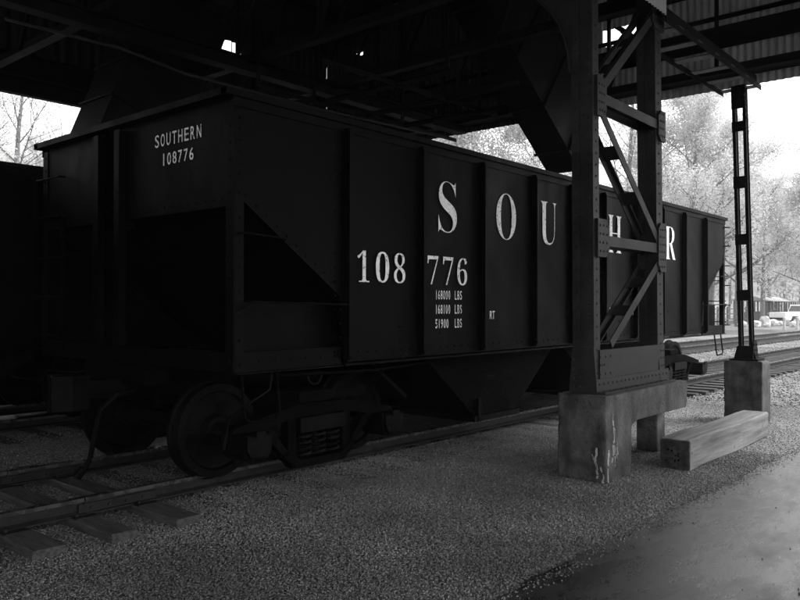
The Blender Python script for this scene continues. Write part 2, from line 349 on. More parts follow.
# ------------------------------------------------------------------ railway tracks
def rail_section(mbs, x0, x1, y):
    side, top = mbs
    z = 0.071
    side.box(x0, x1, y-0.065, y+0.065, z, z+0.012)
    side.add([(x, y+a, z+h) for x in (x0, x1) for a, h in ((-0.045,0.012),(0.045,0.012),(0.010,0.028),(-0.010,0.028))], [(0,1,2,3),(7,6,5,4),(0,4,5,1),(1,5,6,2),(2,6,7,3),(3,7,4,0)])
    side.box(x0, x1, y-0.009, y+0.009, z+0.026, z+0.100)
    top.box(x0, x1, y-0.035, y+0.035, z+0.098, z+0.128)
def track(name, yc, x0, x1, label, near):
    t = empty(name, (0, yc, 0), label, 'railway track')
    for s in (-0.72, 0.72):
        a = MB(); b = MB()
        for k0, k1 in ((x0, 2.93), (2.94, 14.9), (14.91, 40.0), (40.01, x1)): rail_section((a, b), k0, k1, s)
        r = a.build('rail', M['railside'], t); h = b.build('rail_head', M['railtop'], r)
        for c, sg in ((2.935, -1), (2.935, 1), (14.905, -1), (14.905, 1)):
            j = MB()
            if sg < 0: j.box(c-0.05 if c < 5 else c-0.35, c+0.62, s-0.036, s-0.020, 0.080, 0.152)
            else: j.box(c-0.05 if c < 5 else c-0.35, c+0.62, s+0.020, s+0.036, 0.080, 0.152)
            for q in range(4): j.cyl((c+0.05+0.15*q, s+sg*0.052, 0.115), (c+0.05+0.15*q, s+sg*0.034, 0.115), 0.014, 6)
            j.build('joint_bar', M['railside'], t)
    xs = []; x = x0
    for i, x in enumerate(near): xs.append((x, 0.0))
    for (x, _) in xs:
        w = random.uniform(0.20, 0.235); l = 1.40 + random.uniform(-0.05, 0.05) - (0 if x < 3.6 or x > 14 else random.uniform(0.0, 0.12)); z1 = 0.070 if x < 3.6 or x > 14 else 0.003; dy = random.uniform(-0.02, 0.02); g = random.uniform(-0.012, 0.012)
        b = MB(); n = 9
        # a slightly worn, twisted plank: rings along its length
        vs = []
        for i in range(n):
            y = -l + 2*l*i/(n-1) + dy
            for u, v in ((-1, -0.15), (1, -0.15), (1, z1-0.012), (0.93, z1), (-0.93, z1), (-1, z1-0.012)):
                vs.append((x + u*w/2 + g*(y/l) + random.uniform(-.003, .003), y + (random.uniform(-.012, .012) if i in (0, n-1) else 0), v + (random.uniform(-.003, .0) if v > 0 else 0)))
        fs = [tuple(range(6))[::-1], tuple(range((n-1)*6, n*6))] + [(i*6+k, i*6+(k+1) % 6, (i+1)*6+(k+1) % 6, (i+1)*6+k) for i in range(n-1) for k in range(6)]
        b.add(vs, fs); sl = b.build('sleeper', M['tie'], t)
        if x < 3.6:
            for s in (-0.72, 0.72):
                p = MB(); p.box(x-0.09, x+0.09, s-0.15, s+0.15, z1-0.006, z1+0.008)
                for q, e in ((-0.06, -0.085), (0.06, 0.085)): p.box(x+q-0.01, x+q+0.01, s+e-0.012, s+e+0.012, z1+0.009, z1+0.03)
                p.build('tie_plate', M['railside'], sl)
    return t
track('railway_track', 6.55, -20, 130, 'railway track the lettered hopper wagon stands on, nearest the path', [-1.3+0.525*i for i in range(60)] + [30.5+0.6*i for i in range(30)])
track('railway_track', 11.15, -20, 130, 'farther railway track, behind the one under the lettered wagon', [0.2+0.55*i for i in range(12)] + [13.0+0.6*i for i in range(55)])

# ------------------------------------------------------------------ hopper wagon
L_ = 11.57; HW = 1.65; ZB = 1.18; ZT = 3.41
def text_mesh(body, serif=True):
    if serif:
        out = ''
        for ch in body:
            if ch.isalpha(): out += chr(0x1D400 + ord(ch) - 65)
            elif ch.isdigit(): out += chr(0x1D7CE + int(ch))
            else: out += ch
        body = out
    c = bpy.data.curves.new("t", 'FONT'); c.body = body; c.resolution_u = 4; c.offset = -0.013 if serif else 0.006
    o = bpy.data.objects.new("t", c); COL.objects.link(o)
    dg = bpy.context.evaluated_depsgraph_get(); me = bpy.data.meshes.new_from_object(o.evaluated_get(dg))
    vs = [v.co.copy() for v in me.vertices]; fs = [tuple(p.vertices) for p in me.polygons]
    bpy.data.objects.remove(o); bpy.data.meshes.remove(me)
    return vs, fs
def put_text(mb, body, x0, x1, z0, z1, fn, serif=True):
    vs, fs = text_mesh(body, serif)
    ax = min(v.x for v in vs); bx = max(v.x for v in vs); az = min(v.y for v in vs); bz = max(v.y for v in vs)
    mb.add([fn(x0 + (v.x-ax)/(bx-ax)*(x1-x0), z0 + (v.y-az)/(bz-az)*(z1-z0)) for v in vs], fs)

def spaced(mb, body, x0, x1, z0, z1, fn):
    """stencil-like lettering: every character as wide as the next, thin condensed strokes"""
    p = (x1-x0)/len(body)
    for i, ch in enumerate(body):
        w = p*(0.20 if ch in '1I' else 0.70); c = x0 + p*(i+0.5); put_text(mb, ch, c-w/2, c+w/2, z0, z1, fn, False)
POSTS = [1.22, 2.28, 3.36, 4.47, 5.42, 6.36, 7.41, 8.44, 9.41, 10.43]
def build_truck(root, cx):
    """two-axle bogie; local x along the wagon, parts hung under the wagon"""
    for s in (-1, 1):
        ys = s*1.20
        b = MB()
        f = lambda u, v, t: (cx+u, t, v)
        y0, y1 = sorted((ys - 0.06, ys + 0.06))
        # cast frame: arched top member, dipping bottom member, two columns
        b.prism([(-1.02,0.66),(-0.62,0.74),(-0.30,0.80),(0.30,0.80),(0.62,0.74),(1.02,0.66),(1.02,0.56),(0.62,0.63),(0.30,0.69),(-0.30,0.69),(-0.62,0.63),(-1.02,0.56)], f, y0, y1)
        for q in (-1, 1):
            b.prism([(q*0.74,0.62),(q*0.60,0.50),(q*0.40,0.30),(q*0.34,0.22),(q*0.40,0.33+0.06),(q*0.58,0.60),(q*0.66,0.66)], f, y0+0.01, y1-0.01)
            b.box(cx+min(q*0.30,q*0.40), cx+max(q*0.30,q*0.40), y0+0.01, y1-0.01, 0.30, 0.72)
        b.prism([(-0.46,0.34),(-0.30,0.22),(0.30,0.22),(0.46,0.34),(0.40,0.38),(0.26,0.29),(-0.26,0.29),(-0.40,0.38)], f, y0-0.01, y1+0.01)
        b.build('side_frame', M['dark'], root)
        sp = MB()
        for q in (-0.18, 0, 0.18):
            pts = [(cx+q+0.075*math.cos(t), ys+0.075*math.sin(t), 0.30+0.24*t/(2*math.pi*4.5)) for t in np.linspace(0, 2*math.pi*4.5, 60)]
            sp.tube(pts, 0.016, 5)
        sp.box(cx-0.29, cx+0.29, ys-0.10, ys+0.10, 0.545, 0.68)
        sp.build('spring_nest', M['iron'], root)
        for q in (-1, 1):
            ax = cx + q*0.865
            j = MB(); e0, e1 = sorted((s*1.10, s*1.40))
            j.prism([(-0.15,0.62),(0.15,0.62),(0.15,0.46),(0.11,0.40),(-0.11,0.40),(-0.15,0.46)], lambda u, v, t: (ax+u, t, v), e0, e1)
            jb = j.build('journal_box', M['dark'], root)
            l = MB(); l0, l1 = sorted((s*1.405, s*1.43)); l.prism([(-0.13,0.61),(0.13,0.61),(0.13,0.50),(0.09,0.43),(-0.09,0.43),(-0.13,0.50)], lambda u, v, t: (ax+u, t, v), l0, l1)
            l.box(ax-0.05, ax+0.05, min(s*1.43, s*1.45), max(s*1.43, s*1.45), 0.60, 0.65)
            l.build('lid', M['iron'], jb)
            w = MB()
            w.lathe((ax, s*0.80, 0.593), (0, s, 0), [(-0.115,0.08),(-0.115,0.11),(-0.07,0.13),(-0.05,0.33),(-0.085,0.35),(-0.085,0.445),(-0.055,0.445),(-0.045,0.422),(0.05,0.418),(0.05,0.355),(0.02,0.335),(-0.015,0.15),(0.05,0.12),(0.05,0.08)], 40)
            w.build('wheel', M['iron'], root, smooth=True)
            # brake shoe and lever beside the wheel
            k = MB(); xx = ax - q*0.47
            k.prism([(0,0.50),(q*0.05,0.50),(q*0.085,0.62),(q*0.08,0.72),(q*0.03,0.72),(0.0,0.62)], lambda u, v, t: (xx+u-q*0.0, t, v), s*0.76, s*0.86)
            k.build('brake_shoe', M['dark'], root)
    for q in (-1, 1):
        a = MB(); a.cyl((cx+q*0.865, -1.2, 0.593), (cx+q*0.865, 1.2, 0.593), 0.075, 14); a.build('axle', M['iron'], root, smooth=True)
        a = MB(); a.bar((cx+q*0.43, -0.86, 0.55), (cx+q*0.43, 0.86, 0.55), 0.09, 0.10); a.build('brake_beam', M['dark'], root)
    a = MB(); a.box(cx-0.20, cx+0.20, -1.18, 1.18, 0.60, 0.90); a.box(cx-0.16, cx+0.16, -0.3, 0.3, 0.90, 1.0); a.build('bolster', M['dark'], root)

def build_wagon(lettered):
    root = empty('hopper_wagon', (3.69, 6.55, 0), '', 'railway wagon')
    m = M['wagon']
    XA = 1.18                        # where the slope sheet meets the side's foot
    # side sheets, with the corner cut away below the diagonal
    ZD = 2.60
    for s in (-1, 1):
        b = MB(); y0, y1 = sorted((s*HW, s*(HW-0.012)))
        poly = [(0, ZD), (0, ZT-0.02), (L_, ZT-0.02), (L_, ZD), (L_-XA, 1.78), (L_-XA, ZB+0.02), (XA, ZB+0.02), (XA, 1.78)]
        # gentle dents in the panels: subdivided grid instead of one flat face
        nx, nz = 120, 22
        idx = {}; vs = []; fs = []
        def zmin(x):
            q = min(x, L_-x); return ZD + (1.78-ZD)*min(q/XA, 1) if q < XA else ZB+0.02
        for side in (0, 1):
            for i in range(nx+1):
                x = L_*i/nx
                for k in range(nz+1):
                    z0 = zmin(x); z = z0 + (ZT-0.02-z0)*k/nz
                    dd = 0
                    if XA < x < L_-XA and 0 < k < nz:
                        pp = POSTS; seg = max([p for p in pp if p <= x], default=0); nxt = min([p for p in pp if p > x], default=L_)
                        u = (x-seg)/(nxt-seg); dd = 0.016*math.sin(math.pi*u)*math.sin(math.pi*k/nz)*(0.7+0.5*math.sin(seg*5.1)) + 0.003*math.sin(x*9+k)
                    vs.append((x, s*(HW - dd - 0.012*side), z))
        n1 = (nx+1)*(nz+1)
        for i in range(nx):
            for k in range(nz):
                a = i*(nz+1)+k; fs.append((a, a+nz+1, a+nz+2, a+1)); a += n1; fs.append((a, a+1, a+nz+2, a+nz+1))
        for i in range(nx):
            a = i*(nz+1); c = a+nz+1; fs += [(a, c, c+n1, a+n1), (a+nz, a+nz+n1, c+nz+n1, c+nz)]
        b.add(vs, fs)
        # pressed posts
        for i, x in enumerate(POSTS):
            p = MB(); dpt = 0.072
            f = lambda u, v, t: (x + t, s*(HW + u), v)
            p.prism([(0.001, ZB+0.03), (0.05, ZB+0.035), (dpt, ZB+0.07), (dpt, ZT-0.135), (0.065, ZT-0.10), (0.001, ZT-0.10)], f, -0.016, 0.016)
            p.prism([(dpt+0.0005, ZB+0.07), (dpt+0.012, ZB+0.07), (dpt+0.012, ZT-0.135), (dpt+0.0005, ZT-0.135)], f, -0.022, 0.022)
            r = p
            for z in np.arange(ZB+0.12, ZT-0.15, 0.125):
                r.rivet((x-0.055, s*HW, z), (0, s, 0), 0.016)
                if i == 0: r.rivet((x-0.12, s*HW, z), (0, s, 0), 0.013)
            p.build('side_post', m, root)
        # foot rivets and diagonal rivets
        r = b
        r.rivets((XA+0.1, s*HW, ZB+0.10), (L_-XA-0.1, s*HW, ZB+0.10), 74, (0, s, 0), 0.012)
        for q0, q1 in ((0, XA), (L_, L_-XA)):
            r.rivets((q0, s*HW, ZD+0.06), (q1, s*HW, 1.85), 12, (0, s, 0), 0.014)
            r.rivets((q0+(0.05 if q0 == 0 else -0.05), s*(HW), ZD+0.15), (q0+(0.05 if q0 == 0 else -0.05), s*HW, ZT-0.12), 7, (0, s, 0), 0.013)
        # dump marks on the panel feet: bolt heads of the hopper hangers
        for i in range(60):
            x = random.uniform(XA+0.2, L_-XA-0.2); r.rivet((x, s*(HW-0.006), ZB + random.choice([0.22, 0.3, 0.42]) + random.uniform(-.03, .03)), (0, s, 0), random.uniform(0.008, 0.02))
        b.build('side_sheet', m, root, smooth=True)
        # top angle and side sill
        t = MB(); y0, y1 = sorted((s*(HW+0.035), s*(HW-0.05))); t.box(-0.10, L_+0.10, y0, y1, ZT-0.055, ZT); y0, y1 = sorted((s*(HW+0.012), s*(HW+0.002))); t.box(-0.02, L_+0.02, y0, y1, ZT-0.13, ZT-0.058)
        t.build('top_rail', m, root)
        t = MB(); y0, y1 = sorted((s*(HW+0.05), s*(HW-0.09))); t.box(XA, L_-XA, y0, y1, ZB-0.012, ZB+0.008)
        for q in (0, 1):
            a, c = ((0.0, XA-0.002) if q == 0 else (L_-XA+0.002, L_)); y0, y1 = sorted((s*(HW-0.004), s*(HW-0.035))); t.box(a, c, y0, y1, ZB, ZB+0.16); y0, y1 = sorted((s*(HW+0.03), s*(HW-0.09))); t.box(a, c, y0, y1, ZB-0.014, ZB-0.002)
            t.rivets((a+0.08, s*(HW-0.004), ZB+0.08), (c-0.08, s*(HW-0.004), ZB+0.08), 7, (0, s, 0), 0.012)
        t.build('side_sill', m, root)
        # lower corner web plate, set inboard, below the slope sheet
        for q in (0, 1):
            t = MB(); a, c = ((0.06, XA+0.1) if q == 0 else (L_-XA-0.1, L_-0.06)); y0, y1 = sorted((s*(HW-0.16), s*(HW-0.175)))
            t.box(a, c, y0, y1, ZB+0.02, 1.74); t.build('corner_web', m, root)
        # corner posts
        for q in (0, 1):
            x = 0 if q == 0 else L_; dx = 1 if q == 0 else -1
            t = MB(); y0, y1 = sorted((s*(HW+0.004), s*(HW-0.10))); a, c = sorted((x-dx*0.012, x+dx*0.002)); t.box(a, c, y0, y1, ZB-0.01, ZT-0.08)
            y0, y1 = sorted((s*(HW+0.006), s*(HW-0.006))); a, c = sorted((x, x+dx*0.085)); t.box(a, c, y0, y1, ZB-0.01, ZD+0.1)
            t.rivets((x-dx*0.012, s*(HW-0.05), ZB+0.1), (x-dx*0.012, s*(HW-0.05), ZT-0.15), 16, (-dx, 0, 0), 0.012)
            t.rivets((x+dx*0.045, s*(HW+0.006), ZB+0.06), (x+dx*0.045, s*(HW+0.006), ZD), 8, (0, s, 0), 0.013)
            t.build('corner_post', m, root)
    for q in (0, 1):
        x = 0 if q == 0 else L_; dx = 1 if q == 0 else -1
        def F(u, v, t, x=x, dx=dx): return (x + dx*u, t, v)
        t = MB()                                     # upper end plates either side of the recessed middle
        t.prism([(0, 2.50), (0.012, 2.50), (0.012, ZT-0.03), (0, ZT-0.03)], F, -HW+0.10, 0.0)
        t.prism([(0, 2.50), (0.012, 2.50), (0.012, ZT-0.03), (0, ZT-0.03)], F, 0.37, HW-0.10)
        t.prism([(0.10, 2.42), (0.112, 2.42), (0.112, ZT-0.03), (0.10, ZT-0.03)], F, -0.001, 0.371)
        for yy in (0.0, 0.37): t.prism([(0, 2.5), (0.1, 2.5), (0.1, ZT-0.03), (0, ZT-0.03)], F, yy-0.003, yy+0.003)
        t.rivets((x, -HW+0.16, 2.56), (x, -0.06, 2.56), 13, (-dx, 0, 0), 0.012); t.rivets((x, 0.45, 2.56), (x, HW-0.14, 2.56), 9, (-dx, 0, 0), 0.012)
        t.build('end_plate', m, root)
        t = MB()                                     # slope sheet
        t.prism([(0.02, 2.62), (0.03, 2.66), (2.11, 1.18), (2.07, 1.17)], F, -HW+0.02, HW-0.02); t.prism([(2.07, 1.165), (2.11, 1.175), (2.75, 0.72), (2.72, 0.69)], F, -1.1, 1.1); t.build('slope_sheet', m, root)
        t = MB(); a, c = sorted((x-dx*0.10, x+dx*0.03)); t.box(a, c, -HW-0.02, HW+0.02, ZT-0.052, ZT+0.004); t.build('end_top_rail', m, root)
        t = MB(); a, c = sorted((x-dx*0.02, x+dx*0.16)); t.box(a, c, -HW+0.02, HW-0.02, ZB, ZB+0.15); a, c = sorted((x-dx*0.06, x+dx*0.18)); t.box(a, c, -0.45, 0.62, 1.00, ZB-0.002)
        t.build('end_sill', m, root)
        for yy in (0.385, 0.0):
            t = MB(); a, c = sorted((x-dx*0.075, x-dx*0.001)); t.box(a, c, yy-0.012, yy+0.012, ZB+0.15, ZT-0.09); a, c = sorted((x-dx*0.088, x-dx*0.075)); t.box(a, c, yy-0.045, yy+0.045, ZB+0.15, ZT-0.09)
            t.build('end_post', m, root)
        t = MB(); a, c = sorted((x+dx*0.16, x+dx*2.3)); t.box(a, c, -0.20, 0.20, 0.86, 1.14); t.build('centre_sill', M['dark'], root)
        # coupler with knuckle
        t = MB(); yo = 0.0
        a, c = sorted((x-dx*0.42, x+dx*0.16)); t.box(a, c, yo-0.07, yo+0.07, 0.88, 1.04)
        cp = t.build('coupler', M['iron'], root)
        k = MB(); k.prism([(0.0,-0.13),(-0.16,-0.15),(-0.30,-0.06),(-0.30,0.03),(-0.20,0.03),(-0.16,-0.03),(-0.10,0.0),(-0.12,0.13),(-0.24,0.17),(-0.20,0.22),(-0.05,0.18),(0.0,0.12)], lambda u, v, tt: (x + dx*(u-0.40), yo+v, tt), 0.80, 1.10)
        k.build('knuckle', M['iron'], cp)
        k = MB(); k.tube([(x-dx*0.03, 0.35, 1.10), (x-dx*0.10, 0.75, 1.05), (x-dx*0.10, 1.35, 1.04), (x-dx*0.10, 1.50, 0.92)], 0.012); k.build('uncoupling_lever', M['iron'], root)
        k = MB(); k.tube([(x-dx*0.05, -0.25, 0.95), (x-dx*0.22, -0.28, 0.93), (x-dx*0.34, -0.22, 0.80), (x-dx*0.36, -0.15, 0.60), (x-dx*0.38, -0.10, 0.36), (x-dx*0.42, -0.07, 0.26)], 0.024, 8)
        k.cyl((x-dx*0.42, -0.07, 0.28), (x-dx*0.47, -0.04, 0.20), 0.035, 8); k.build('brake_hose', M['iron'], root)
        # end ladder at the far corner and grab irons
        sy = 1 if q == 0 else -1
        for z in (1.40, 1.80, 2.20, 2.62, 3.02):
            g = MB()
            y0 = sy*(HW-0.02); y1 = sy*(HW-0.50)
            g.tube([(x-dx*0.015, y0, z), (x-dx*0.075, y0+sy*0.02, z), (x-dx*0.075, y1, z), (x-dx*0.012, y1, z)], 0.011)
            g.build('ladder_rung', M['iron'], root)
        g = MB(); g.bar((x-dx*0.03, sy*(HW-0.52), ZB+0.10), (x-dx*0.03, sy*(HW-0.46), 2.60), 0.03, 0.05); g.tube([(x-dx*0.03, sy*(HW-0.46), 2.6), (x-dx*0.09, sy*(HW-0.5), 2.72)], 0.02); g.build('brake_staff', M['dark'], root)
        for s in (-1, 1):
            g = MB()
            g.tube([(x+dx*0.03, s*(HW+0.006), 2.28), (x+dx*0.05, s*(HW+0.08), 2.28), (x+dx*0.46, s*(HW+0.08), 2.26), (x+dx*0.50, s*(HW-0.01), 2.26)], 0.010); g.build('grab_iron', M['iron'], root); g = MB()
            g.tube([(x+dx*0.02, s*(HW+0.006), 1.66), (x+dx*0.12, s*(HW+0.07), 1.74), (x+dx*1.20, s*(HW+0.07), 1.72), (x+dx*1.24, s*(HW+0.01), 1.72)], 0.010); g.build('grab_iron', M['iron'], root)
            if q == 1 and s == -1:
                for z in (1.34, 1.72, 2.10, 2.48, 2.86, 3.22):
                    g = MB()
                    g.tube([(x-dx*0.012, s*(HW-0.04), z), (x-dx*0.05, s*(HW-0.01), z), (x-dx*0.05, s*(HW+0.09), z), (x+dx*0.02, s*(HW+0.09), z), (x+dx*0.03, s*(HW+0.006), z)], 0.010)
                    g.build('ladder_rung', M['iron'], root)
            g = MB(); g.tube([(x+dx*0.10, s*(HW-0.04), ZB-0.01), (x+dx*0.10, s*(HW+0.0), 0.82), (x+dx*0.16, s*(HW+0.0), 0.78), (x+dx*0.42, s*HW, 0.78), (x+dx*0.46, s*(HW-0.0), 0.84), (x+dx*0.46, s*(HW-0.04), ZB-0.01)], 0.013)
            g.build('step_iron', M['dark'], root)
    # hopper bottoms: two transverse pockets
    t = MB()
    for c in (L_/2-1.55, L_/2+1.55):
        t.prism([(c-1.45, ZB+0.0), (c+1.45, ZB+0.0), (c+0.45, 0.40), (c-0.45, 0.40)], lambda u, v, tt: (u, tt, v), -HW+0.38, -0.14)
        t.prism([(c-1.45, ZB+0.0), (c+1.45, ZB+0.0), (c+0.45, 0.40), (c-0.45, 0.40)], lambda u, v, tt: (u, tt, v), 0.14, HW-0.38)
    hp = t.build('hopper_pocket', M['dark'], root)
    for c in (L_/2-1.55, L_/2+1.55):
        t = MB(); t.box(c-0.50, c+0.50, -HW+0.34, HW-0.34, 0.33, 0.398); t.bar((c-0.40, -HW+0.36, 0.34), (c-0.40, -HW+0.36, 0.60), 0.05, 0.05)
        t.build('hopper_door', M['iron'], root)
    t = MB(); t.box(2.3, L_-2.3, -0.13, 0.13, 0.86, 1.14); t.build('centre_sill', M['dark'], root)
    # load inside, low
    t = MB(); n = 40; vs = []
    for i in range(n+1):
        for j in range(11): vs.append((0.05+(L_-0.1)*i/n, -HW+0.03+(2*HW-0.06)*j/10, 2.95+0.10*random.random()))
    t.add(vs, [(i*11+j, (i+1)*11+j, (i+1)*11+j+1, i*11+j+1) for i in range(n) for j in range(10)]); t.build('coal_load', M['coal'], root)
    build_truck(root, 1.30); build_truck(root, L_-1.30)
    # underframe pipe and hooks
    t = MB(); t.tube([(0.3, -1.45, 1.12), (1.8, -1.48, 1.08), (3.0, -1.45, 1.12)], 0.014)
    t.tube([(0.9+0.08*math.cos(a), -1.60, 1.10+0.08*math.sin(a)) for a in np.linspace(math.pi, 2*math.pi, 9)], 0.012)
    t.tube([(0.42, -1.60, 1.16), (0.38, -1.62, 1.02), (0.18, -1.60, 0.92), (0.06, -1.5, 0.80), (0.05, -1.45, 0.55)], 0.012)
    t.build('brake_pipe', M['iron'], root)
    if lettered:
        fs_ = lambda x, z: (x-3.69, -HW-0.006, z)
        y = -HW-0.004
        t = MB()
        for ch, a, b_ in (('S',6.28,6.60),('O',7.36,7.78),('U',8.34,8.75),('T',9.42,9.82),('H',10.22,10.68),('E',11.34,11.72),('R',12.33,12.78)):
            t = MB(); put_text(t, ch, a, b_, 2.48, 3.02, fs_); t.build('letter', M['white'], root, fix=False)
        t = MB()
        for ch, a, b_ in (('1',5.07,5.23),('0',5.32,5.51),('8',5.58,5.75),('7',6.10,6.28),('7',6.36,6.54),('6',6.61,6.79)):
            t = MB(); put_text(t, ch, a, b_, 1.93, 2.225, fs_); t.build('numeral', M['white'], root, fix=False)
        t = MB()
        for s1, z in (('168000', 1.775), ('168100', 1.625), ('51900', 1.475)):
            t = MB(); spaced(t, s1, 6.225, 6.49 if len(s1) > 5 else 6.46, z, z+0.095, fs_); spaced(t, 'LBS', 6.56, 6.70, z, z+0.095, fs_); t.build('weight_lettering', M['white'], root, fix=False)
        t = MB(); put_text(t, 'RT', 7.23, 7.33, 1.56, 1.65, fs_, False)
        t.build('stencil_mark', M['white'], root, fix=False); t = MB(); put_text(t, 'W', 10.28, 10.42, 1.56, 1.68, fs_, False)
        for a in (10.66, 10.86, 11.06): t.add([fs_(a, 1.57), fs_(a+0.07, 1.57), fs_(a+0.07, 1.60), fs_(a, 1.60)], [(0,1,2,3)])
        t.build('stencil_mark', M['white'], root, fix=False)
        fe = lambda y, z: (-0.006, -(y)+6.05-6.55+ 0, z)
        t = MB()
        spaced(t, 'SOUTHERN', 0.0, 0.72, 3.095, 3.205, lambda u, z: (-0.006, 6.05-u-6.55, z))
        t.build('end_lettering', M['white'], root, fix=False); t = MB()
        spaced(t, '108776', 0.11, 0.61, 2.925, 3.03, lambda u, z: (-0.006, 6.05-u-6.55, z))
        t.build('end_lettering', M['white'], root, fix=False)
    return root
w1 = build_wagon(True); w1['label'] = 'black riveted hopper wagon lettered SOUTHERN 108776 in white'
w2 = build_wagon(False); w2.location = (-4.3, 11.15, 0); w3 = copy_tree(w2); w3.location = (8.3, 11.15, 0); w3['label'] = 'added dark wagon on the farther track, keeping the space beneath the lettered wagon dark'; w2['label'] = 'dark unlettered hopper wagon with open sky above it, behind the lettered one'  # second far wagon is added to block light beneath the lettered one

# ------------------------------------------------------------------ concrete footings, steel bent and column
from mathutils import noise
def weather(o, voxel=0.015, amp=0.0045):
    """old cast concrete: rounded, chipped arrises and an uneven face"""
    md = o.modifiers.new('r', 'REMESH'); md.mode = 'VOXEL'; md.voxel_size = voxel
    dg = bpy.context.evaluated_depsgraph_get(); dg.update(); me = bpy.data.meshes.new_from_object(o.evaluated_get(dg)); o.modifiers.clear()
    me.materials.clear(); me.materials.append(o.data.materials[0]); o.data = me
    bb = [(min(v.co[k] for v in me.vertices), max(v.co[k] for v in me.vertices)) for k in range(3)]
    for v in me.vertices:
        p = v.co; n = v.normal
        edge = sorted(min(abs(p[k]-bb[k][0]), abs(p[k]-bb[k][1])) for k in range(3))[1]
        dsp = amp*0.45*noise.noise(p*5) + amp*0.25*noise.noise(p*19)
        if edge < 0.05: dsp -= (0.05-edge)*0.55*max(0, noise.noise(p*9+Vector((3,1,7)))-0.12)
        v.co = p + n*dsp
    me.polygons.foreach_set('use_smooth', [True]*len(me.polygons)); me.update()
def rough_block(name, m, segs):
    b = MB()
    for q in segs: b.box(*q)
    o = b.build(name, m); weather(o); return o
# plinth under the bent: one solid foot and a span with an opening beneath its far half
import bmesh
def plinth():
    b = MB(); f = lambda u, v, t: (u, t, v)
    b.prism([(6.84,0.0),(7.42,0.0),(7.44,0.50),(7.60,0.53),(8.92,0.53),(8.96,0.60),(8.96,0.84),(6.84,0.84)], f, 3.30, 3.82)
    b.prism([(8.72,0.0),(8.96,0.0),(8.96,0.56),(8.72,0.56)], f, 3.56, 3.815)
    o = b.build('concrete_plinth', M['concrete'])
    weather(o)
    tag(o, 'large stained concrete plinth under the riveted braced steel legs, with white streaks', 'concrete plinth')
    c = MB(); rr = random.Random(5)
    # lime streaks: thin crusts that ran out of cracks near the corner
    def streak(face, a, z, z1, w, drift=0.0):
        """a wandering crust: many short pieces whose width and line change"""
        ww = w
        while z > z1:
            zn = z - rr.uniform(0.008, 0.022); an = a + rr.gauss(drift, 0.0045); wn = max(0.0012, min(w*1.6, ww + rr.gauss(0, w*0.4)))
            if rr.random() < 0.9:
                if face == 'y': c.add([(a-ww, 3.290, z), (a+ww, 3.290, z), (an+wn, 3.290, zn), (an-wn, 3.290, zn), (a-ww, 3.312, z), (a+ww, 3.312, z), (an+wn, 3.312, zn), (an-wn, 3.312, zn)], [(0,1,2,3),(0,4,5,1),(1,5,6,2),(2,6,7,3),(3,7,4,0)])
                else: c.add([(6.831, a-ww, z), (6.831, a+ww, z), (6.831, an+wn, zn), (6.831, an-wn, zn), (6.85, a-ww, z), (6.85, a+ww, z), (6.85, an+wn, zn), (6.85, an-wn, zn)], [(0,1,2,3),(0,4,5,1),(1,5,6,2),(2,6,7,3),(3,7,4,0)])
            a, z, ww = an, zn, wn
    streak('y', 6.99, 0.68, 0.16, 0.005); streak('y', 7.02, 0.52, 0.26, 0.004, 0.004); streak('y', 7.0, 0.40, 0.2, 0.006, -0.002)
    streak('y', 6.90, 0.32, 0.03, 0.007); streak('y', 7.07, 0.36, 0.22, 0.003)
    streak('x', 3.39, 0.34, 0.05, 0.006, -0.001); streak('x', 3.44, 0.27, 0.12, 0.004, -0.006); streak('x', 3.35, 0.16, 0.02, 0.006)
    c.build('lime_streak', M['lime'], o, fix=False)
    return o
plinth()
pp = rough_block('concrete_pedestal', M['concrete'], [(11.80, 12.22, 3.26, 3.80, 0.0, 0.90)])
tag(pp, 'tall square concrete pedestal under the slender open steel column', 'concrete pedestal')
# squared timber lying beside the plinth
def timber():
    n = 26; vs = []; rr = random.Random(2)
    prof = [(-0.155,0.0),(-0.145,-0.0),(0.145,0.0),(0.155,0.012),(0.16,0.30),(0.148,0.322),(-0.148,0.325),(-0.16,0.305)]
    prof = [(-0.15,0.004),(0.15,0.004),(0.16,0.02),(0.16,0.302),(0.146,0.322),(-0.146,0.325),(-0.16,0.305),(-0.16,0.02)]
    for i in range(n):
        x = 7.92 + 2.82*i/(n-1)
        for y, z in prof: vs.append((x + rr.uniform(-.004, .004), 3.045 + y + 0.012*math.sin(i*0.3) + rr.uniform(-.002, .002), z + 0.004*math.sin(i*0.4) + rr.uniform(-.002, .002)))
    b = MB(); b.add(vs, [tuple(range(8))[::-1], tuple(range((n-1)*8, n*8))] + [(i*8+k, i*8+(k+1) % 8, (i+1)*8+(k+1) % 8, (i+1)*8+k) for i in range(n-1) for k in range(8)])
    o = b.build('timber_beam', M['timber'])
    e = MB(); e.add([(7.911, 3.045+y, z) for y, z in ((-.143,.012),(.143,.012),(.150,.03),(.150,.295),(.138,.312),(-.138,.315),(-.150,.297),(-.150,.03))], [tuple(range(8))]); e.build('sawn_end', M['endgrain'], o, fix=False)
    e = MB()
    # checks and bolt holes on the sawn end
    for i in range(14):
        y = 3.045 + rr.uniform(-0.12, 0.12); z = rr.uniform(0.05, 0.28); e.cyl((7.914, y, z), (7.904, y, z), rr.uniform(0.006, 0.012), 6)
    e.build('bolt_heads', M['dark'], o)
    return tag(o, 'thick pale squared timber lying on the gravel beside the large concrete plinth', 'timber beam')
timber()

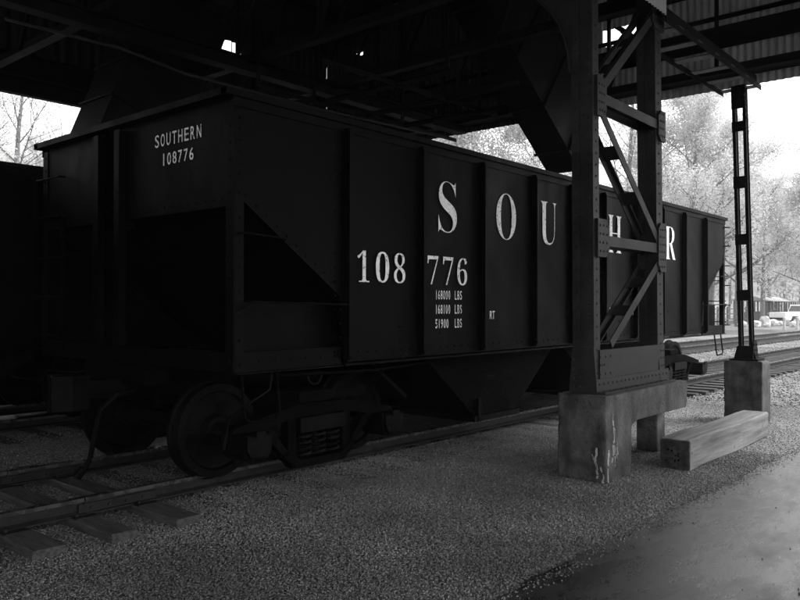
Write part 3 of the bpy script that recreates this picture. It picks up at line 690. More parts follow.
def bent():
    t = empty('braced_steel_bent', (0, 0, 0), 'riveted steel bent of two legs with diagonal bracing, standing on the large concrete plinth', 'steel bent')
    m = M['paint']; Y0, Y1 = 3.48, 3.71
    zt = 5.35
    for k, (xa, xb, xt) in enumerate(((6.98, 7.10, -0.06), (8.56, 8.72, -0.10))):
        b = MB(); y0, y1 = (Y0, Y1) if k == 0 else (Y0, Y0+0.22)
        # web facing along the track plus flanges: channel section, slightly battered
        def q(x, y, z): return (x + xt*(z-0.9)/4.4, y, z)
        def pr(ax, bx, ay, by, z0, z1): b.add([q(ax,ay,z0),q(bx,ay,z0),q(bx,by,z0),q(ax,by,z0),q(ax,ay,z1),q(bx,ay,z1),q(bx,by,z1),q(ax,by,z1)], [(0,3,2,1),(4,5,6,7),(0,1,5,4),(1,2,6,5),(2,3,7,6),(3,0,4,7)])
        pr(xa, xa+0.014, y0+0.012, y1-0.012, 0.845, zt)
        pr(xa-0.002, xb, y0, y0+0.012, 0.845, zt); pr(xa-0.002, xb, y1-0.012, y1, 0.845, zt)
        pr(xb-0.014, xb, y0+0.012, y1-0.012, 0.845, zt)
        # flange lips along both edges of the web
        pr(xa-0.012, xa-0.0022, y0, y0+0.085, 0.845, zt); pr(xa-0.012, xa-0.0022, y1-0.085, y1, 0.845, zt)
        r = b
        for i, z in enumerate(np.arange(0.93, zt-0.02, 0.115)):
            for yy in (y0+0.045, y1-0.045):
                if k == 0 or i % 2 == 0: r.rivet((q(xa-0.012, yy, z)), (-1,0,0), 0.018)
            r.rivet(q((xa+xb)/2, y0, z), (0,-1,0), 0.014)
        for z in (0.95, 1.03, 1.11, 1.19, 2.22, 2.30, 2.38, 2.46, 3.62, 3.72, 3.82, 3.92): r.rivet(q(xa-0.012, (y0+y1)/2, z), (-1,0,0), 0.014)
        b.build('leg', m, t)
        g = MB(); # flared foot
        g.prism([(y0-0.0, 1.30), (y0-0.035, 0.90), (y0-0.035, 0.845), (y1+0.035, 0.845), (y1+0.035, 0.90), (y1, 1.30)] , lambda u, v, tt: (tt, u, v), xa-0.026, xa-0.0125)
        if k == 0:
            for z in (0.90, 0.99, 1.08, 1.17): g.rivets((xa-0.026, y0+0.01, z), (xa-0.026, y1-0.01, z), 4, (-1,0,0), 0.014)
        g.build('foot_plate', m, t)
    for y, dirn in ((Y0-0.014, -1), (Y0+0.19, 1)):
        P = lambda x, z: (x, y + 0.007, z)
        for a, c in (((7.06,3.80),(8.58,3.78)), ((7.06,2.37),(8.60,2.37))):
            b = MB(); b.bar(P(*a), P(*c), 0.012, 0.105); off = Vector((0, 0.03 if dirn < 0 else -0.03, 0.046)); b.bar(Vector(P(*a))+off, Vector(P(*c))+off, 0.05, 0.011); b.build('strut', m, t)
        for a, c in (((7.10,3.88),(8.48,5.05)), ((7.10,3.66),(8.58,2.42)), ((8.58,2.22),(7.32,1.32))):
            b = MB(); b.bar(P(*a), P(*c), 0.012, 0.095); dd = (Vector(P(*c))-Vector(P(*a))).normalized(); nn = Vector((-dd.z, 0, dd.x)); off = Vector((0, 0.026 if dirn < 0 else -0.026, 0)) + nn*0.041; b.bar(Vector(P(*a))+off, Vector(P(*c))+off, 0.04, 0.011); b.build('diagonal_brace', m, t)
    for (a, c) in (((7.10,3.88),(8.48,5.05)), ((7.10,3.66),(8.58,2.42)), ((8.58,2.22),(7.32,1.32))):
        for f in (0.28, 0.62):                      # batten plates tying the two planes of bracing together
            x = a[0] + (c[0]-a[0])*f; z = a[1] + (c[1]-a[1])*f
            b = MB(); dxx = (c[0]-a[0]); dzz = c[1]-a[1]; l = math.hypot(dxx, dzz); dxx /= l; dzz /= l
            b.bar((x-dxx*0.09, 3.58, z-dzz*0.09), (x+dxx*0.09, 3.58, z+dzz*0.09), 0.17, 0.008); b.build('batten_plate', m, t)
    # gussets with rivets
    for x0, x1, z0, z1 in ((6.975, 7.18, 3.60, 4.00), (6.99, 7.24, 2.20, 2.58), (8.50, 8.725, 2.10, 2.66), (8.50, 8.70, 3.60, 3.95), (8.32, 8.66, 4.86, 5.2)):
        b = MB(); f = lambda u, v, tt: (u, tt, v); c = 0.07
        poly = [(x0, z0), (x1-c, z0), (x1, z0+c), (x1, z1-c), (x1-c, z1), (x0, z1)] if x0 < 8 else [(x0+c, z0), (x1, z0), (x1, z1), (x0+c, z1), (x0, z1-c), (x0, z0+c)]
        b.prism(poly, f, Y0-0.030, Y0-0.018); b.prism(poly, f, Y0-0.016, Y0-0.002)
        for z in np.arange(z0+0.06, z1-0.03, 0.085):
            for x in (x0+0.05, (x0+x1)/2, x1-0.05): b.rivet((x + 0.01*math.sin(z*40), Y0-0.030, z), (0,-1,0), 0.014)
        b.build('gusset_plate', m, t)
    b = MB()                                         # deep foot plate between the legs and its bottom angle
    b.box(7.06, 8.70, Y0-0.016, Y0-0.003, 0.90, 1.27); b.build('web_plate', m, t)
    b = MB(); b.box(6.96, 8.78, Y0-0.030, Y0-0.017, 0.845, 0.985); b.box(6.96, 8.78, Y0-0.12, Y0-0.0305, 0.845, 0.862)
    b.rivets((7.02, Y0-0.030, 0.935), (8.72, Y0-0.030, 0.935), 18, (0,-1,0), 0.015); b.rivets((7.02, Y0-0.08, 0.862), (8.72, Y0-0.08, 0.862), 14, (0,0,1), 0.015)
    for z in (1.03, 1.12, 1.20): b.rivets((7.07, Y0-0.016, z), (7.30 if z != 1.12 else 7.16, Y0-0.016, z), 3, (0,-1,0), 0.014); b.rivets((8.60, Y0-0.016, z), (8.67, Y0-0.016, z), 2, (0,-1,0), 0.014)
    b.build('bottom_angle', m, t)
    b = MB(); b.box(7.12, 8.68, Y1-0.014, Y1-0.002, 0.86, 1.20); b.build('web_plate', m, t)
    # curved knee from the first leg up to the girder over the track
    b = MB(); pts = []
    for i in range(11):
        a = R(90*i/10); pts.append((6.97, Y1 + 1.15*(1-math.cos(a)), 4.05 + 1.12*math.sin(a)))
    pts2 = [(6.97, Y1, 4.0), (6.97, Y1, 5.18)]
    poly = [(p[1], p[2]) for p in pts] + [(Y1+0.0, 5.175)]
    b.prism(poly, lambda u, v, tt: (tt, u, v), 6.94, 6.952)
    for p, q2 in zip(pts[:-1], pts[1:]): b.bar((6.94, p[1], p[2]), (6.94, q2[1], q2[2]), 0.12, 0.014, up=(0, -0.5, 0.8))
    b.build('curved_knee_brace', m, t)
    return t
bent()

def column():
    t = empty('open_steel_column', (12.0, 3.53, 0.9), 'slender dark steel column with rectangular openings, on the tall square pedestal', 'steel column')
    m = M['shed']; H = 4.1
    for s in (-1, 1):
        b = MB(); y = s*0.075
        b.box(-0.055, 0.055, y-0.009, y+0.009, 0.03, H); b.box(-0.062, -0.0555, y-0.022, y+0.022, 0.03, H) ; b.box(0.0555, 0.062, y-0.022, y+0.022, 0.03, H)
        b.build('channel', m, t)
    for z0, z1 in ((0.03, 0.22), (0.89, 1.05), (1.72, 1.88), (2.56, 2.74), (3.41, 3.56), (3.75, H)):
        b = MB(); b.box(-0.076, -0.0625, -0.10, 0.10, z0, z1)
        for z in np.arange(z0+0.05, z1, 0.09): b.rivet((-0.076, -0.075, z), (-1,0,0), 0.012); b.rivet((-0.076, 0.075, z), (-1,0,0), 0.012)
        for z in np.arange(z0+0.05, z1, 0.09): b.rivet((0, -0.084, z), (0,-1,0), 0.014)
        b.build('batten_plate', m, t)
    b = MB(); b.box(-0.17, 0.17, -0.20, 0.20, 0.0, 0.03); b.prism([(-0.16,0.03),(-0.105,0.22),(0.105,0.22),(0.16,0.03)], lambda u, v, tt: (tt, u, v), -0.092, -0.0765)
    b.prism([(-0.15,0.03),(-0.06,0.30),(0.06,0.30),(0.15,0.03)], lambda u, v, tt: (u, tt, v), -0.125, -0.1105)
    for z in (0.08, 0.16, 0.24): b.rivets((-0.06, -0.125, z), (0.06, -0.125, z), 3, (0,-1,0), 0.016)
    b.build('base_plate', m, t)
    b = MB()
    for z in (3.62, 3.72, 3.82, 3.92, 4.02): b.rivet((0.0, -0.084, z), (0,-1,0), 0.03)
    b.build('head_bolts', m, t)
    t.rotation_euler = (R(-1.3), R(-0.6), 0)
column()

# ------------------------------------------------------------------ the open shed over the track
def corrugated(mb, p0, p1, z0, z1, pitch=0.11, amp=0.014, ph=0.0):
    """vertical corrugated sheet from p0 to p1"""
    p0 = Vector((p0[0], p0[1], 0)); p1 = Vector((p1[0], p1[1], 0)); l = (p1-p0).length; d = (p1-p0)/l; nrm = Vector((-d.y, d.x, 0))
    n = max(int(l/pitch*8), 2); vs = []
    for i in range(n+1):
        s = l*i/n; o = amp*math.sin(2*math.pi*(s+ph)/pitch)
        q = p0 + d*s + nrm*o; vs += [(q.x, q.y, z0), (q.x, q.y, z1)]
    mb.add(vs, [(2*i, 2*i+2, 2*i+3, 2*i+1) for i in range(n)])
def holed(mb, p0, p1, z0, z1, holes, **k):
    """corrugated sheet with torn openings: holes are (s0, s1, za, zb) along its length"""
    p0 = Vector(p0); p1 = Vector(p1); d = (p1-p0).normalized(); l = (p1-p0).length; s = 0
    for a, b, za, zb in sorted(holes):
        corrugated(mb, p0 + d*s, p0 + d*a, z0, z1, ph=s, **k); corrugated(mb, p0 + d*a, p0 + d*b, z0, za, ph=a, **k); corrugated(mb, p0 + d*a, p0 + d*b, zb, z1, ph=a, **k); s = b
    corrugated(mb, p0 + d*s, p1, z0, z1, ph=s, **k)
YN, YF, XE, XW = -5.0, 12.88, 12.30, -18.0
def shed():
    t = empty('open_roofed_shed', (0, 0, 0), 'dark steel framed shed roof with corrugated end wall over both tracks', 'shed')
    # end wall, hung from the roof, with a broken slot in it
    b = MB(); zt = 7.9
    corrugated(b, (XE, YN), (XE, 5.28), 5.08, zt); corrugated(b, (XE, 5.98), (XE, 6.5), 5.12, zt)
    corrugated(b, (XE, 5.28), (XE, 5.98), 5.10, 6.18); corrugated(b, (XE, 5.28), (XE, 5.98), 6.46, zt)
    b.build('end_wall_sheet', M['sheet'], t, smooth=True)
    b = MB(); holed(b, (XE, 6.505), (XE, YF), 5.12, zt, [(3.0, 3.06, 6.44, 6.5), (5.2, 5.4, 7.28, 7.34)]); b.build('end_wall_sheet', M['sheet_dark'], t, smooth=True)  # farther stretch of the end wall uses the darker sheet
    for z0, z1, tk in ((5.23, 5.42, 0.10), (5.72, 6.02, 0.16), (6.17, 6.175, 0.06), (6.62, 6.9, 0.12)):
        b = MB(); b.box(XE-0.03-tk, XE-0.028, YN, YF, z0, z1); b.box(XE-0.14-tk, XE-0.0305-tk, YN, YF, z0, z0+0.015); b.build('girt', M['shed'], t)
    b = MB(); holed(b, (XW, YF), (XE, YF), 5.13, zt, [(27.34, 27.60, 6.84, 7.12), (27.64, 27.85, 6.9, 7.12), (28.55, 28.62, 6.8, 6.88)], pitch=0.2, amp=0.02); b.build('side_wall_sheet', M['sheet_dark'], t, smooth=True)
    b = MB(); b.box(XW, XE-0.1, YF-0.16, YF-0.03, 5.12, 5.40); b.build('eaves_beam', M['shed'], t)
    b = MB(); corrugated(b, (4.2, 3.34), (8.44, 3.34), 4.98, 7.2, 0.075, 0.010); b.build('hanging_sheet', M['sheet'], t, smooth=True)
    # roof: low gable made of ribbed sheets
    b = MB(); ridge = (YN+YF)/2; vs = []; n = 90
    ys = np.linspace(YN-0.3, YF+0.2, 2*n+1)
    for i, y in enumerate(ys):
        z = 9.8 - abs(y-ridge)*0.24 + (0.015 if i % 2 else 0); vs += [(XW, y, z), (XE+0.25, y, z), (XW, y, z+0.03), (XE+0.25, y, z+0.03)]
    k = len(ys)
    b.add(vs, [(4*i, 4*i+1, 4*i+5, 4*i+4) for i in range(k-1)] + [(4*i+2, 4*i+6, 4*i+7, 4*i+3) for i in range(k-1)])
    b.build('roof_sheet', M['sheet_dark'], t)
    b = MB(); vs = [(XE+0.02, YN, 7.6), (XE+0.02, YF, 7.6), (XE+0.02, YF, 7.78), (XE+0.02, ridge, 9.78), (XE+0.02, YN, 7.78)]
    b.add(vs, [(0,1,2,3,4)]); b.build('gable_sheet', M['sheet_dark'], t, fix=False)
    b = MB(); b.box(XW, XE, YN-0.05, YN+0.02, 6.2, 7.8); b.build('eaves_board', M['shed'], t)
    for y in np.arange(YN+0.4, YF, 1.25):
        z = 9.76 - abs(y-ridge)*0.24; b = MB(); b.box(XW, XE-0.05, y-0.04, y+0.04, z-0.16, z-0.02); b.build('purlin', M['shed'], t)
    # trusses across the tracks
    for x in (-6.0, -2.4, 1.6, 4.6, 6.94, 8.60, 11.9):
        b = MB(); zb = 5.2
        b.box(x-0.07, x+0.07, YN, YF-0.1, zb, zb+0.012); b.box(x-0.006, x+0.006, YN, YF-0.1, zb+0.012, zb+0.14); b.build('bottom_chord', M['shed'], t)
        b = MB()
        ny = 10; yy = np.linspace(YN+0.2, YF-0.2, ny+1); top = lambda y: 9.56 - abs(y-ridge)*0.24
        b.bar((x, YN, top(YN)), (x, ridge, top(ridge)), 0.12, 0.12); b.bar((x, ridge, top(ridge)), (x, YF-0.1, top(YF)), 0.12, 0.12); b.build('top_chord', M['shed'], t)
        b = MB()
        for i in range(ny):
            b.bar((x+0.02, yy[i], zb+0.05), (x+0.02, yy[i], top(yy[i])), 0.05, 0.05, up=(1,0,0))
            a, c = ((yy[i], zb+0.05), (yy[i+1], top(yy[i+1]))) if i < ny/2 else ((yy[i], top(yy[i])), (yy[i+1], zb+0.05))
            b.bar((x-0.03, a[0], a[1]), (x-0.03, c[0], c[1]), 0.05, 0.05, up=(1,0,0))
        b.build('web_members', M['shed'], t)
    # longitudinal girders
    for y in (3.57, 8.85, 12.6):
        g0 = 5.05 if 8 < y < 9 else 5.36; g1 = g0 + (0.20 if 8 < y < 9 else 0.36); xe = 6.9 if y < 4 else XE-0.2
        b = MB(); b.box(XW, xe, y-0.10, y+0.10, g0, g0+0.02); b.box(XW, xe, y-0.008, y+0.008, g0+0.02, g1-0.02); b.box(XW, xe, y-0.10, y+0.10, g1-0.02, g1); b.build('girder', M['shed'], t)
    # laced girder from the bent to the slender column, seen from below
    b = MB()
    for y in (3.38, 3.92): b.angle((8.45, y, 4.98), (12.05, y, 4.98), 0.08, 0.012)
    b.box(8.45, 12.05, 3.40, 3.412, 5.0, 5.13)
    b.build('girder_chord', M['shed'], t)
    for x in np.arange(8.9, 12.1, 0.62): b = MB(); b.bar((x, 3.34, 4.965), (x, 3.96, 4.965), 0.15, 0.012); b.build('lacing_bar', M['bracket'], t)  # bars coloured paler than the chords
    # hanging walkway frame over the wagon
    b = MB(); z = 4.8
    for p, q in (((7.95,6.0),(7.95,8.7)), ((8.95,5.6),(8.95,8.8)), ((6.6,7.0),(10.3,6.86)), ((6.8,8.5),(11.4,8.5)), ((9.9,6.0),(9.9,8.6))):
        b.angle((p[0], p[1], z), (q[0], q[1], z), 0.07, 0.010)
    for x, y in ((7.95,6.05),(7.95,8.6),(9.9,6.9),(9.9,8.5),(6.8,8.5)): b.bar((x, y, z), (x, y, 5.6), 0.04, 0.04)
    b.build('hanging_frame', M['shed'], t)
    b = MB(); b.tube([(3.2, 8.0, 4.58), (4.5, 8.05, 4.62), (5.4, 8.2, 4.58), (7.6, 8.1, 4.55), (10.5, 8.0, 4.6)], 0.018); b.build('conduit', M['paint'], t)
    # far row of posts
    for x in (-6.0, 1.6, 8.6, 12.0):
        b = MB(); b.box(x-0.12, x+0.12, YF+0.05, YF+0.065, 0, 5.6); b.box(x-0.12, x+0.12, YF+0.3, YF+0.315, 0, 5.6); b.box(x-0.006, x+0.006, YF+0.065, YF+0.3, 0, 5.6); b.build('rear_post', M['shed'], t)
    for x in (-4.5, -8.5):
        b = MB(); b.box(x-0.12, x+0.12, 3.45, 3.465, 0, 5.36); b.box(x-0.12, x+0.12, 3.68, 3.695, 0, 5.36); b.box(x-0.006, x+0.006, 3.465, 3.68, 0, 5.36); b.build('front_post', M['shed'], t)
    return t
shed()

def chute(name, label, pts, y0, y1, dep, m):
    """steel coal chute: trough with side plates, floor and stiffening angles"""
    t = empty(name, (0,0,0), label, 'coal chute', 'coal chutes under the roof')
    (xa, za), (xb, zb) = pts; d = Vector((xb-xa, 0, zb-za)).normalized(); n = Vector((-d.z, 0, d.x));
    if n.x < 0: n = -n
    A = Vector((xa, 0, za)); B = Vector((xb, 0, zb))
    b = MB()
    for y in (y0, y1):
        b.add([(p.x, yy, p.z) for yy in (y-0.006, y+0.006) for p in (A, B, B + n*dep*0.8, A + n*dep)], [(0,1,2,3),(7,6,5,4),(0,4,5,1),(1,5,6,2),(2,6,7,3),(3,7,4,0)])
    b.build('side_plate', m, t)
    b = MB(); b.bar((A.x, (y0+y1)/2, A.z), (B.x, (y0+y1)/2, B.z), y1-y0+0.02, 0.012, up=n); b.build('floor_plate', m, t)
    b = MB()
    for i in range(5):
        c = A.lerp(B, (i+0.5)/5); b.bar((c.x, y0-0.03, c.z), (c.x + n.x*dep*0.8, y0-0.03, c.z + n.z*dep*0.8), 0.05, 0.04); b.bar((c.x - n.x*0.02, y0-0.04, c.z - n.z*0.02), (c.x - n.x*0.02, y1+0.04, c.z-n.z*0.02), 0.05, 0.03)
    b.build('stiffener', m, t)
    return t
chute('coal_chute', 'wide dark steel chute slanting down to the lettered wagon behind the riveted leg', ((7.1, 6.45), (10.75, 3.80)), 5.62, 6.15, 1.3, M['shed'])
chute('coal_chute', 'dark slanting chute end against the sky above the unlettered wagon', ((6.2, 6.6), (5.08, 3.80)), 9.95, 10.8, 1.3, M['shed'])

wl = MB(); wl.box(-20, 12.6, 13.6, 13.9, 0, 1.25); wl.box(-20, 12.6, 13.55, 13.95, 1.25, 1.33)  # wall added to keep light from behind out of the wagon undersides
tag(weather and wl.build('added_dark_wall', M['shed']), 'added low dark wall behind the farther track, blocking light under the wagons', 'wall')
# ------------------------------------------------------------------ trees
def make_tree(seed, H, leaves, leafsize, spread=0.42, start=0.22):
    rr = random.Random(seed); wood = MB(); tips = []
    def grow(p, d, l, r, depth):
        n = 4 if depth < 2 else 3; pts = [p]; rs = [r]; q = p.copy(); dd = d.copy()
        for i in range(n):
            dd = (dd + Vector((rr.uniform(-1,1), rr.uniform(-1,1), rr.uniform(-0.5,1)))*(0.10 + 0.05*depth)).normalized()
            q = q + dd*(l/n); pts.append(q.copy()); rs.append(r*(1 - 0.75*(i+1)/n) if depth else r*(1-0.85*(i+1)/n))
            if depth >= 2: tips.append((q.copy(), depth))
        wood.tube(pts, rs, 6 if depth == 0 else (4 if depth < 2 else 3))
        if depth >= 4: return
        if depth == 0:
            k = 17
            for i in range(k):
                f = start + (0.98-start)*(i + rr.random()*0.6)/k; j = min(int(f*n), n-1); fr = f*n - j
                base = pts[j].lerp(pts[j+1], fr); a = i*2.4 + rr.uniform(-.4, .4); up = 0.35 + 0.7*f
                grow(base, Vector((math.cos(a), math.sin(a), up)).normalized(), H*spread*(1.08-f*0.72)*rr.uniform(0.75, 1.1), r*0.38*(1.1-f), 1)
        else:
            k = (6, 5, 4)[depth-1]
            for i in range(k):
                f = 0.25 + 0.72*(i+rr.random()*0.5)/k; j = min(int(f*n), n-1); base = pts[j].lerp(pts[j+1], f*n-j)
                side = Vector((rr.uniform(-1,1), rr.uniform(-1,1), rr.uniform(-0.35,0.8))).normalized()
                grow(base, (dd*0.55 + side*0.8).normalized(), l*rr.uniform(0.38, 0.58), r*0.42, depth+1)
    grow(Vector((0,0,-0.2)), Vector((rr.uniform(-.05,.05), rr.uniform(-.05,.05), 1)), H, H*0.020, 0)
    # leaves: small quads round the twigs, denser in clumps
    T = np.array([tuple(p) for p, dpt in tips]); rng = np.random.default_rng(seed)
    weight = rng.random(len(T))**1.3; weight /= weight.sum()
    idx = rng.choice(len(T), leaves, p=weight); C = T[idx] + rng.normal(0, 0.30, (leaves, 3))
    a = rng.normal(size=(leaves, 3)); a /= np.linalg.norm(a, axis=1)[:, None]; b = rng.normal(size=(leaves, 3)); b -= a*(a*b).sum(1)[:, None]; b /= np.linalg.norm(b, axis=1)[:, None]
    s = leafsize*rng.uniform(0.5, 1.3, leaves)[:, None]
    V = np.stack([C - a*s, C + b*s*0.6, C + a*s, C - b*s*0.6], 1).reshape(-1, 3)
    return wood, V
def quad_mesh(name, V, m):
    n = len(V)//4; me = bpy.data.meshes.new(name); me.vertices.add(4*n); me.vertices.foreach_set('co', V.reshape(-1).astype(np.float32))
    me.loops.add(4*n); me.loops.foreach_set('vertex_index', np.arange(4*n, dtype=np.int32)); me.polygons.add(n)
    me.polygons.foreach_set('loop_start', np.arange(0, 4*n, 4, dtype=np.int32)); me.polygons.foreach_set('loop_total', np.full(n, 4, dtype=np.int32))
    me.update(calc_edges=True); me.materials.append(m); return me
PROT = []
for i, (sd_, H, nl, ls) in enumerate(((11, 15, 42000, 0.075), (23, 13, 32000, 0.075), (37, 16, 7000, 0.07))):
    wood, V = make_tree(sd_, H, nl, ls)
    wm = wood.build('trunk', M['bark'], fix=False); lm = quad_mesh('crown', V, M['leaf'])
    me = wm.data; bpy.data.objects.remove(wm); PROT.append((me, lm))
def at(px, depth):
    """ground point seen in photo column px at a given depth"""
    th = math.atan((px-400)/764); al = R(YAW) - th; r = depth/math.cos(th)
    return r*math.cos(al), r*math.sin(al)
def tree(px, depth, kind, sc, label, rz):
    x, y = at(px, depth)
    t = empty('bare_tree' if kind == 2 else 'leafy_tree', (x, y, max(hill_h(x, y)-0.3, 0)), label, 'tree', 'trees beyond the shed', rz); t.scale = (sc, sc, sc)
    for nm, me in zip(('trunk', 'crown'), PROT[kind]):
        o = bpy.data.objects.new(nm, me); COL.objects.link(o); o.parent = t
TREES = [
 (708, 54, 0, 0.92, 'dense tree crown filling the space left of the slender column', 5.6),
 (762, 70, 1, 0.95, 'tree just right of the slender column, its top fading into the white sky', 0.4),
 (690, 46, 0, 0.98, 'full pale tree seen between the braced steel legs and the slender column', 0.3),
 (838, 50, 1, 0.86, 'low spreading tree whose boughs enter over the right edge', 1.7),
 (738, 62, 2, 0.95, 'thinly leaved tree directly behind the slender open column', 2.9),
 (650, 58, 1, 1.05, 'leafy tree seen just right of the second riveted leg', 4.0),
 (622, 50, 2, 1.0, 'sparse tree seen through the opening between the two riveted legs', 5.1),
 (770, 84, 0, 0.95, 'leafy tree rising behind the long low shelter', 0.9),
 (712, 80, 1, 1.0, 'leafy tree behind the far corner of the lettered wagon', 2.2),
 (820, 74, 0, 0.9, 'tree with broad pale crown partly cut by the right edge, behind the pickup', 3.1),
 (540, 60, 0, 1.25, 'dense pale tree filling the right end of the sky gap over the wagon', 1.1),
 (490, 64, 1, 1.5, 'leafy tree in the middle of the sky gap over the wagon', 2.6),
 (445, 70, 0, 1.3, 'leafy tree at the left tip of the sky gap over the wagon', 3.9),
 (12, 34, 2, 0.82, 'nearly bare tree against the white sky at the left edge', 0.2),
 (52, 60, 1, 1.05, 'small leafy tree above the left corner of the lettered wagon', 1.9),
 (-25, 48, 2, 1.0, 'bare branching tree entering at the left edge behind the unlettered wagon', 4.4),
]
for a in TREES: tree(*a)
# wooded hillside: reads as one mass far away
rng = np.random.default_rng(3); VV = []; wd = MB()
for i in range(760):
    a = R(rng.uniform(0, 76)); r = 96 + 130*rng.random()**0.9; x = 10 + r*math.cos(a); y = r*math.sin(a); z = hill_h(x, y)
    h = rng.uniform(8, 14); n = 620
    cs = rng.normal(0, 1, (9, 3))*np.array([1.9, 1.9, h*0.17]) + np.array([x, y, z + h*0.62])
    C = cs[rng.integers(0, 9, n)] + rng.normal(0, 0.95, (n, 3))
    u = rng.normal(size=(n, 3)); u /= np.linalg.norm(u, axis=1)[:, None]; v = rng.normal(size=(n, 3)); v -= u*(u*v).sum(1)[:, None]; v /= np.linalg.norm(v, axis=1)[:, None]
    s = rng.uniform(0.12, 0.32, n)[:, None]
    VV.append(np.stack([C-u*s, C+v*s*.6, C+u*s, C-v*s*.6], 1).reshape(-1, 3))
    wd.cyl((x, y, z-0.5), (x + rng.normal()*0.6, y + rng.normal()*0.6, z+h), 0.16, 4, 0.04, cap=False)
wood_o = bpy.data.objects.new('far_woodland', quad_mesh('far_woodland', np.concatenate(VV), M['wood_leaf'])); COL.objects.link(wood_o)
tag(wood_o, 'pale wooded hillside rising behind everything', 'woodland', kind='stuff')
wo2 = wd.build('woodland_trunks', M['bark'], wood_o, fix=False); tag(wo2, kind='stuff')

# ------------------------------------------------------------------ far lot: shelter, fence, pickup, boulders, posts
def shelter():
    x0, y0 = at(748, 74); x1, y1 = at(789, 108)
    t = empty('long_open_shelter', (x0, y0, 0), 'long low open shelter with grey roof and dark posts across the lot', 'shelter', rz=math.atan2(y1-y0, x1-x0)); l = math.hypot(x1-x0, y1-y0)
    b = MB(); b.prism([(-1.5,2.25),(0,2.75),(1.5,2.25),(1.5,2.15),(-1.5,2.15)], lambda u, v, tt: (tt, u, v), -0.5, l+0.5); b.build('roof', M['shelter_roof'], t)
    for i in range(15):
        for s in (-1.25, 1.25):
            b = MB(); xx = l*i/14; b.box(xx-0.08, xx+0.08, s-0.08, s+0.08, 0, 2.16); b.build('post', M['postwood'], t)
    b = MB(); b.box(0, l, 1.15, 1.22, 0, 1.0); b.box(0, l, -1.2, -1.14, 0.85, 0.95); b.build('handrail', M['postwood'], t)
shelter()
def fence():
    x0, y0 = at(676, 62); x1, y1 = at(747, 70)
    t = empty('rail_fence', (x0, y0, 0), 'thin rail fence across the lot behind the wagon end', 'fence', rz=math.atan2(y1-y0, x1-x0)); l = math.hypot(x1-x0, y1-y0)
    b = MB(); n = 7
    for z in (0.5, 0.95, 1.4): b.bar((0, 0, z), (l, 0, z), 0.05, 0.09)
    b.build('rail', M['postwood'], t)
    for i in range(n+1):
        b = MB(); b.box(l*i/n-0.07, l*i/n+0.07, 0.03, 0.16, 0, 1.6); b.build('post', M['postwood'], t)
fence()
def pickup():
    x, y = at(777, 66)
    t = empty('pickup_truck', (x, y, 0), 'pale pickup truck parked on the lot at the right edge', 'pickup truck', rz=R(-32))
    m = M['car']
    b = MB(); f = lambda u, v, tt: (u, tt, v)
    b.prism([(0,0.50),(0,1.12),(2.05,1.14),(2.05,1.10),(3.75,1.12),(5.15,1.02),(5.3,0.85),(5.3,0.50),(4.75,0.46),(4.6,0.78),(3.95,0.78),(3.8,0.46),(1.5,0.46),(1.35,0.80),(0.75,0.80),(0.6,0.46)], f, -0.92, 0.92)
    b.build('body', m, t)
    b = MB(); vs = [(1.95,-.86,1.12),(3.95,-.86,1.12),(3.95,.86,1.12),(1.95,.86,1.12),(2.12,-.70,1.78),(3.25,-.70,1.78),(3.25,.70,1.78),(2.12,.70,1.78)]
    b.add(vs, [(0,3,2,1),(4,5,6,7),(0,1,5,4),(1,2,6,5),(2,3,7,6),(3,0,4,7)]); b.build('cab', m, t)
    for s in (-1, 1):
        b = MB(); b.prism([(2.12,1.18),(2.22,1.66),(3.15,1.66),(3.62,1.18)], lambda u, v, tt: (u, tt - s*(v-1.12)*0.24, v), s*0.87, s*0.885); b.build('side_window', M['glass'], t)
    b = MB(); b.prism([(-0.62,1.68),(0.62,1.68),(0.76,1.20),(-0.76,1.20)], lambda u, v, tt: (tt + (v-1.12)*0.26, u, v), 1.925, 1.935); b.build('rear_window', M['glass'], t)
    for x in (1.05, 4.28):
        for s in (-1, 1):
            b = MB(); b.lathe((x, s*0.80, 0.37), (0, s, 0), [(-0.11,0.2),(-0.11,0.35),(-0.08,0.37),(0.10,0.37),(0.12,0.34),(0.12,0.2)], 20); w = b.build('wheel', M['tyre'], t, smooth=True)
            b = MB(); b.cyl((x, s*0.90, 0.37), (x, s*0.93, 0.37), 0.2, 16); b.build('rim', M['sheet'], w)
    b = MB(); b.box(-0.14, -0.002, -0.85, 0.85, 0.52, 0.66); b.build('rear_bumper', M['iron'], t)
    return t
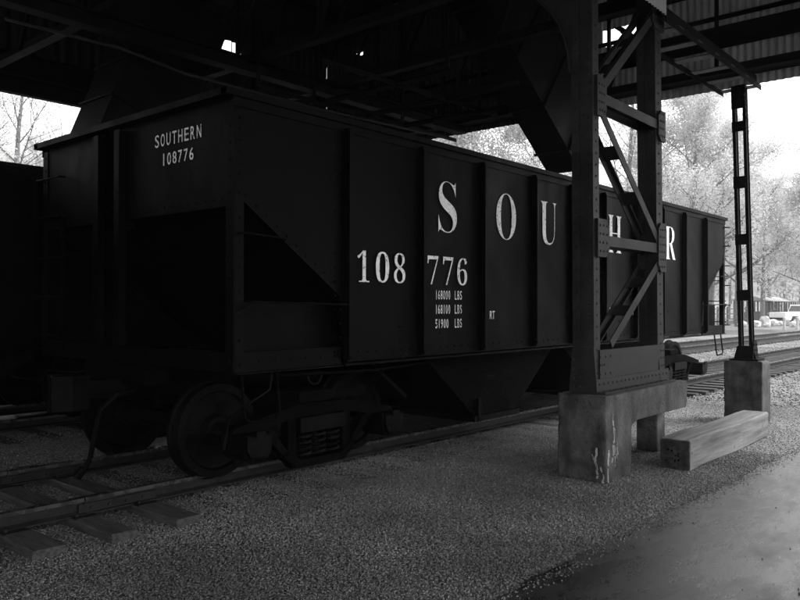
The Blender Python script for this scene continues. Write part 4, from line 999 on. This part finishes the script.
pk = pickup()
BL = [(742,'rounded pale boulder just left of the slender column base line on the lot',61,0.75),(756,'squat pale boulder first right of the slender column',60,0.8),(764,'tall pointed pale boulder on the lot',62,0.95),
      (767,'low flat pale boulder at the foot of the pointed one',60,0.55),(772,'pale boulder in front of the long shelter, near the pickup tail',63,0.9),(779,'small pale boulder beside the pickup rear wheel',64,0.65),(793,'last pale boulder of the row, against the right edge',60,0.7)]
for i, (px, lab, dp, s) in enumerate(BL):
    x, y = at(px, dp); rr = random.Random(i); bm = bmesh.new(); bmesh.ops.create_icosphere(bm, subdivisions=2, radius=0.5*s)
    for v in bm.verts: v.co *= rr.uniform(0.78, 1.15); v.co.z = v.co.z*(1.3 if 'tall' in lab else 0.8)
    me = bpy.data.meshes.new('boulder'); bm.to_mesh(me); bm.free(); me.materials.append(M['boulder'])
    o = bpy.data.objects.new('boulder', me); COL.objects.link(o); o.location = (x, y, 0.28*s); tag(o, lab, 'boulder', 'pale boulders lining the lot')
for px, lab in ((784, 'short pale post standing before the pickup body'), (797, 'short pale post nearest the right edge')):
    x, y = at(px, 54); b = MB(); b.cyl((0,0,0), (0,0,0.85), 0.10, 10); b.cyl((0,0,0.851), (0,0,0.90), 0.10, 10, 0.05)
    o = b.build('bollard', M['boulder']); o.location = (x, y, 0); tag(o, lab, 'bollard', 'short pale posts at the edge of the lot')

# ------------------------------------------------------------------ mist: one closed box of thin air round everything
b = MB(); b.box(-390, 400, -390, 400, -1.0, 60)
hm = bpy.data.materials.new('mist'); hm.use_nodes = True; N = hm.node_tree.nodes; N.clear()
ho = N.new('ShaderNodeOutputMaterial'); pv = N.new('ShaderNodeVolumePrincipled'); hm.node_tree.links.new(pv.outputs[0], ho.inputs['Volume'])
pv.inputs['Color'].default_value = (0.95, 0.95, 0.95, 1); pv.inputs['Density'].default_value = 0.0008; pv.inputs['Anisotropy'].default_value = 0.2
tag(b.build('haze', hm), 'thin pale mist in the air over the lot and hillside', 'haze', kind='stuff')
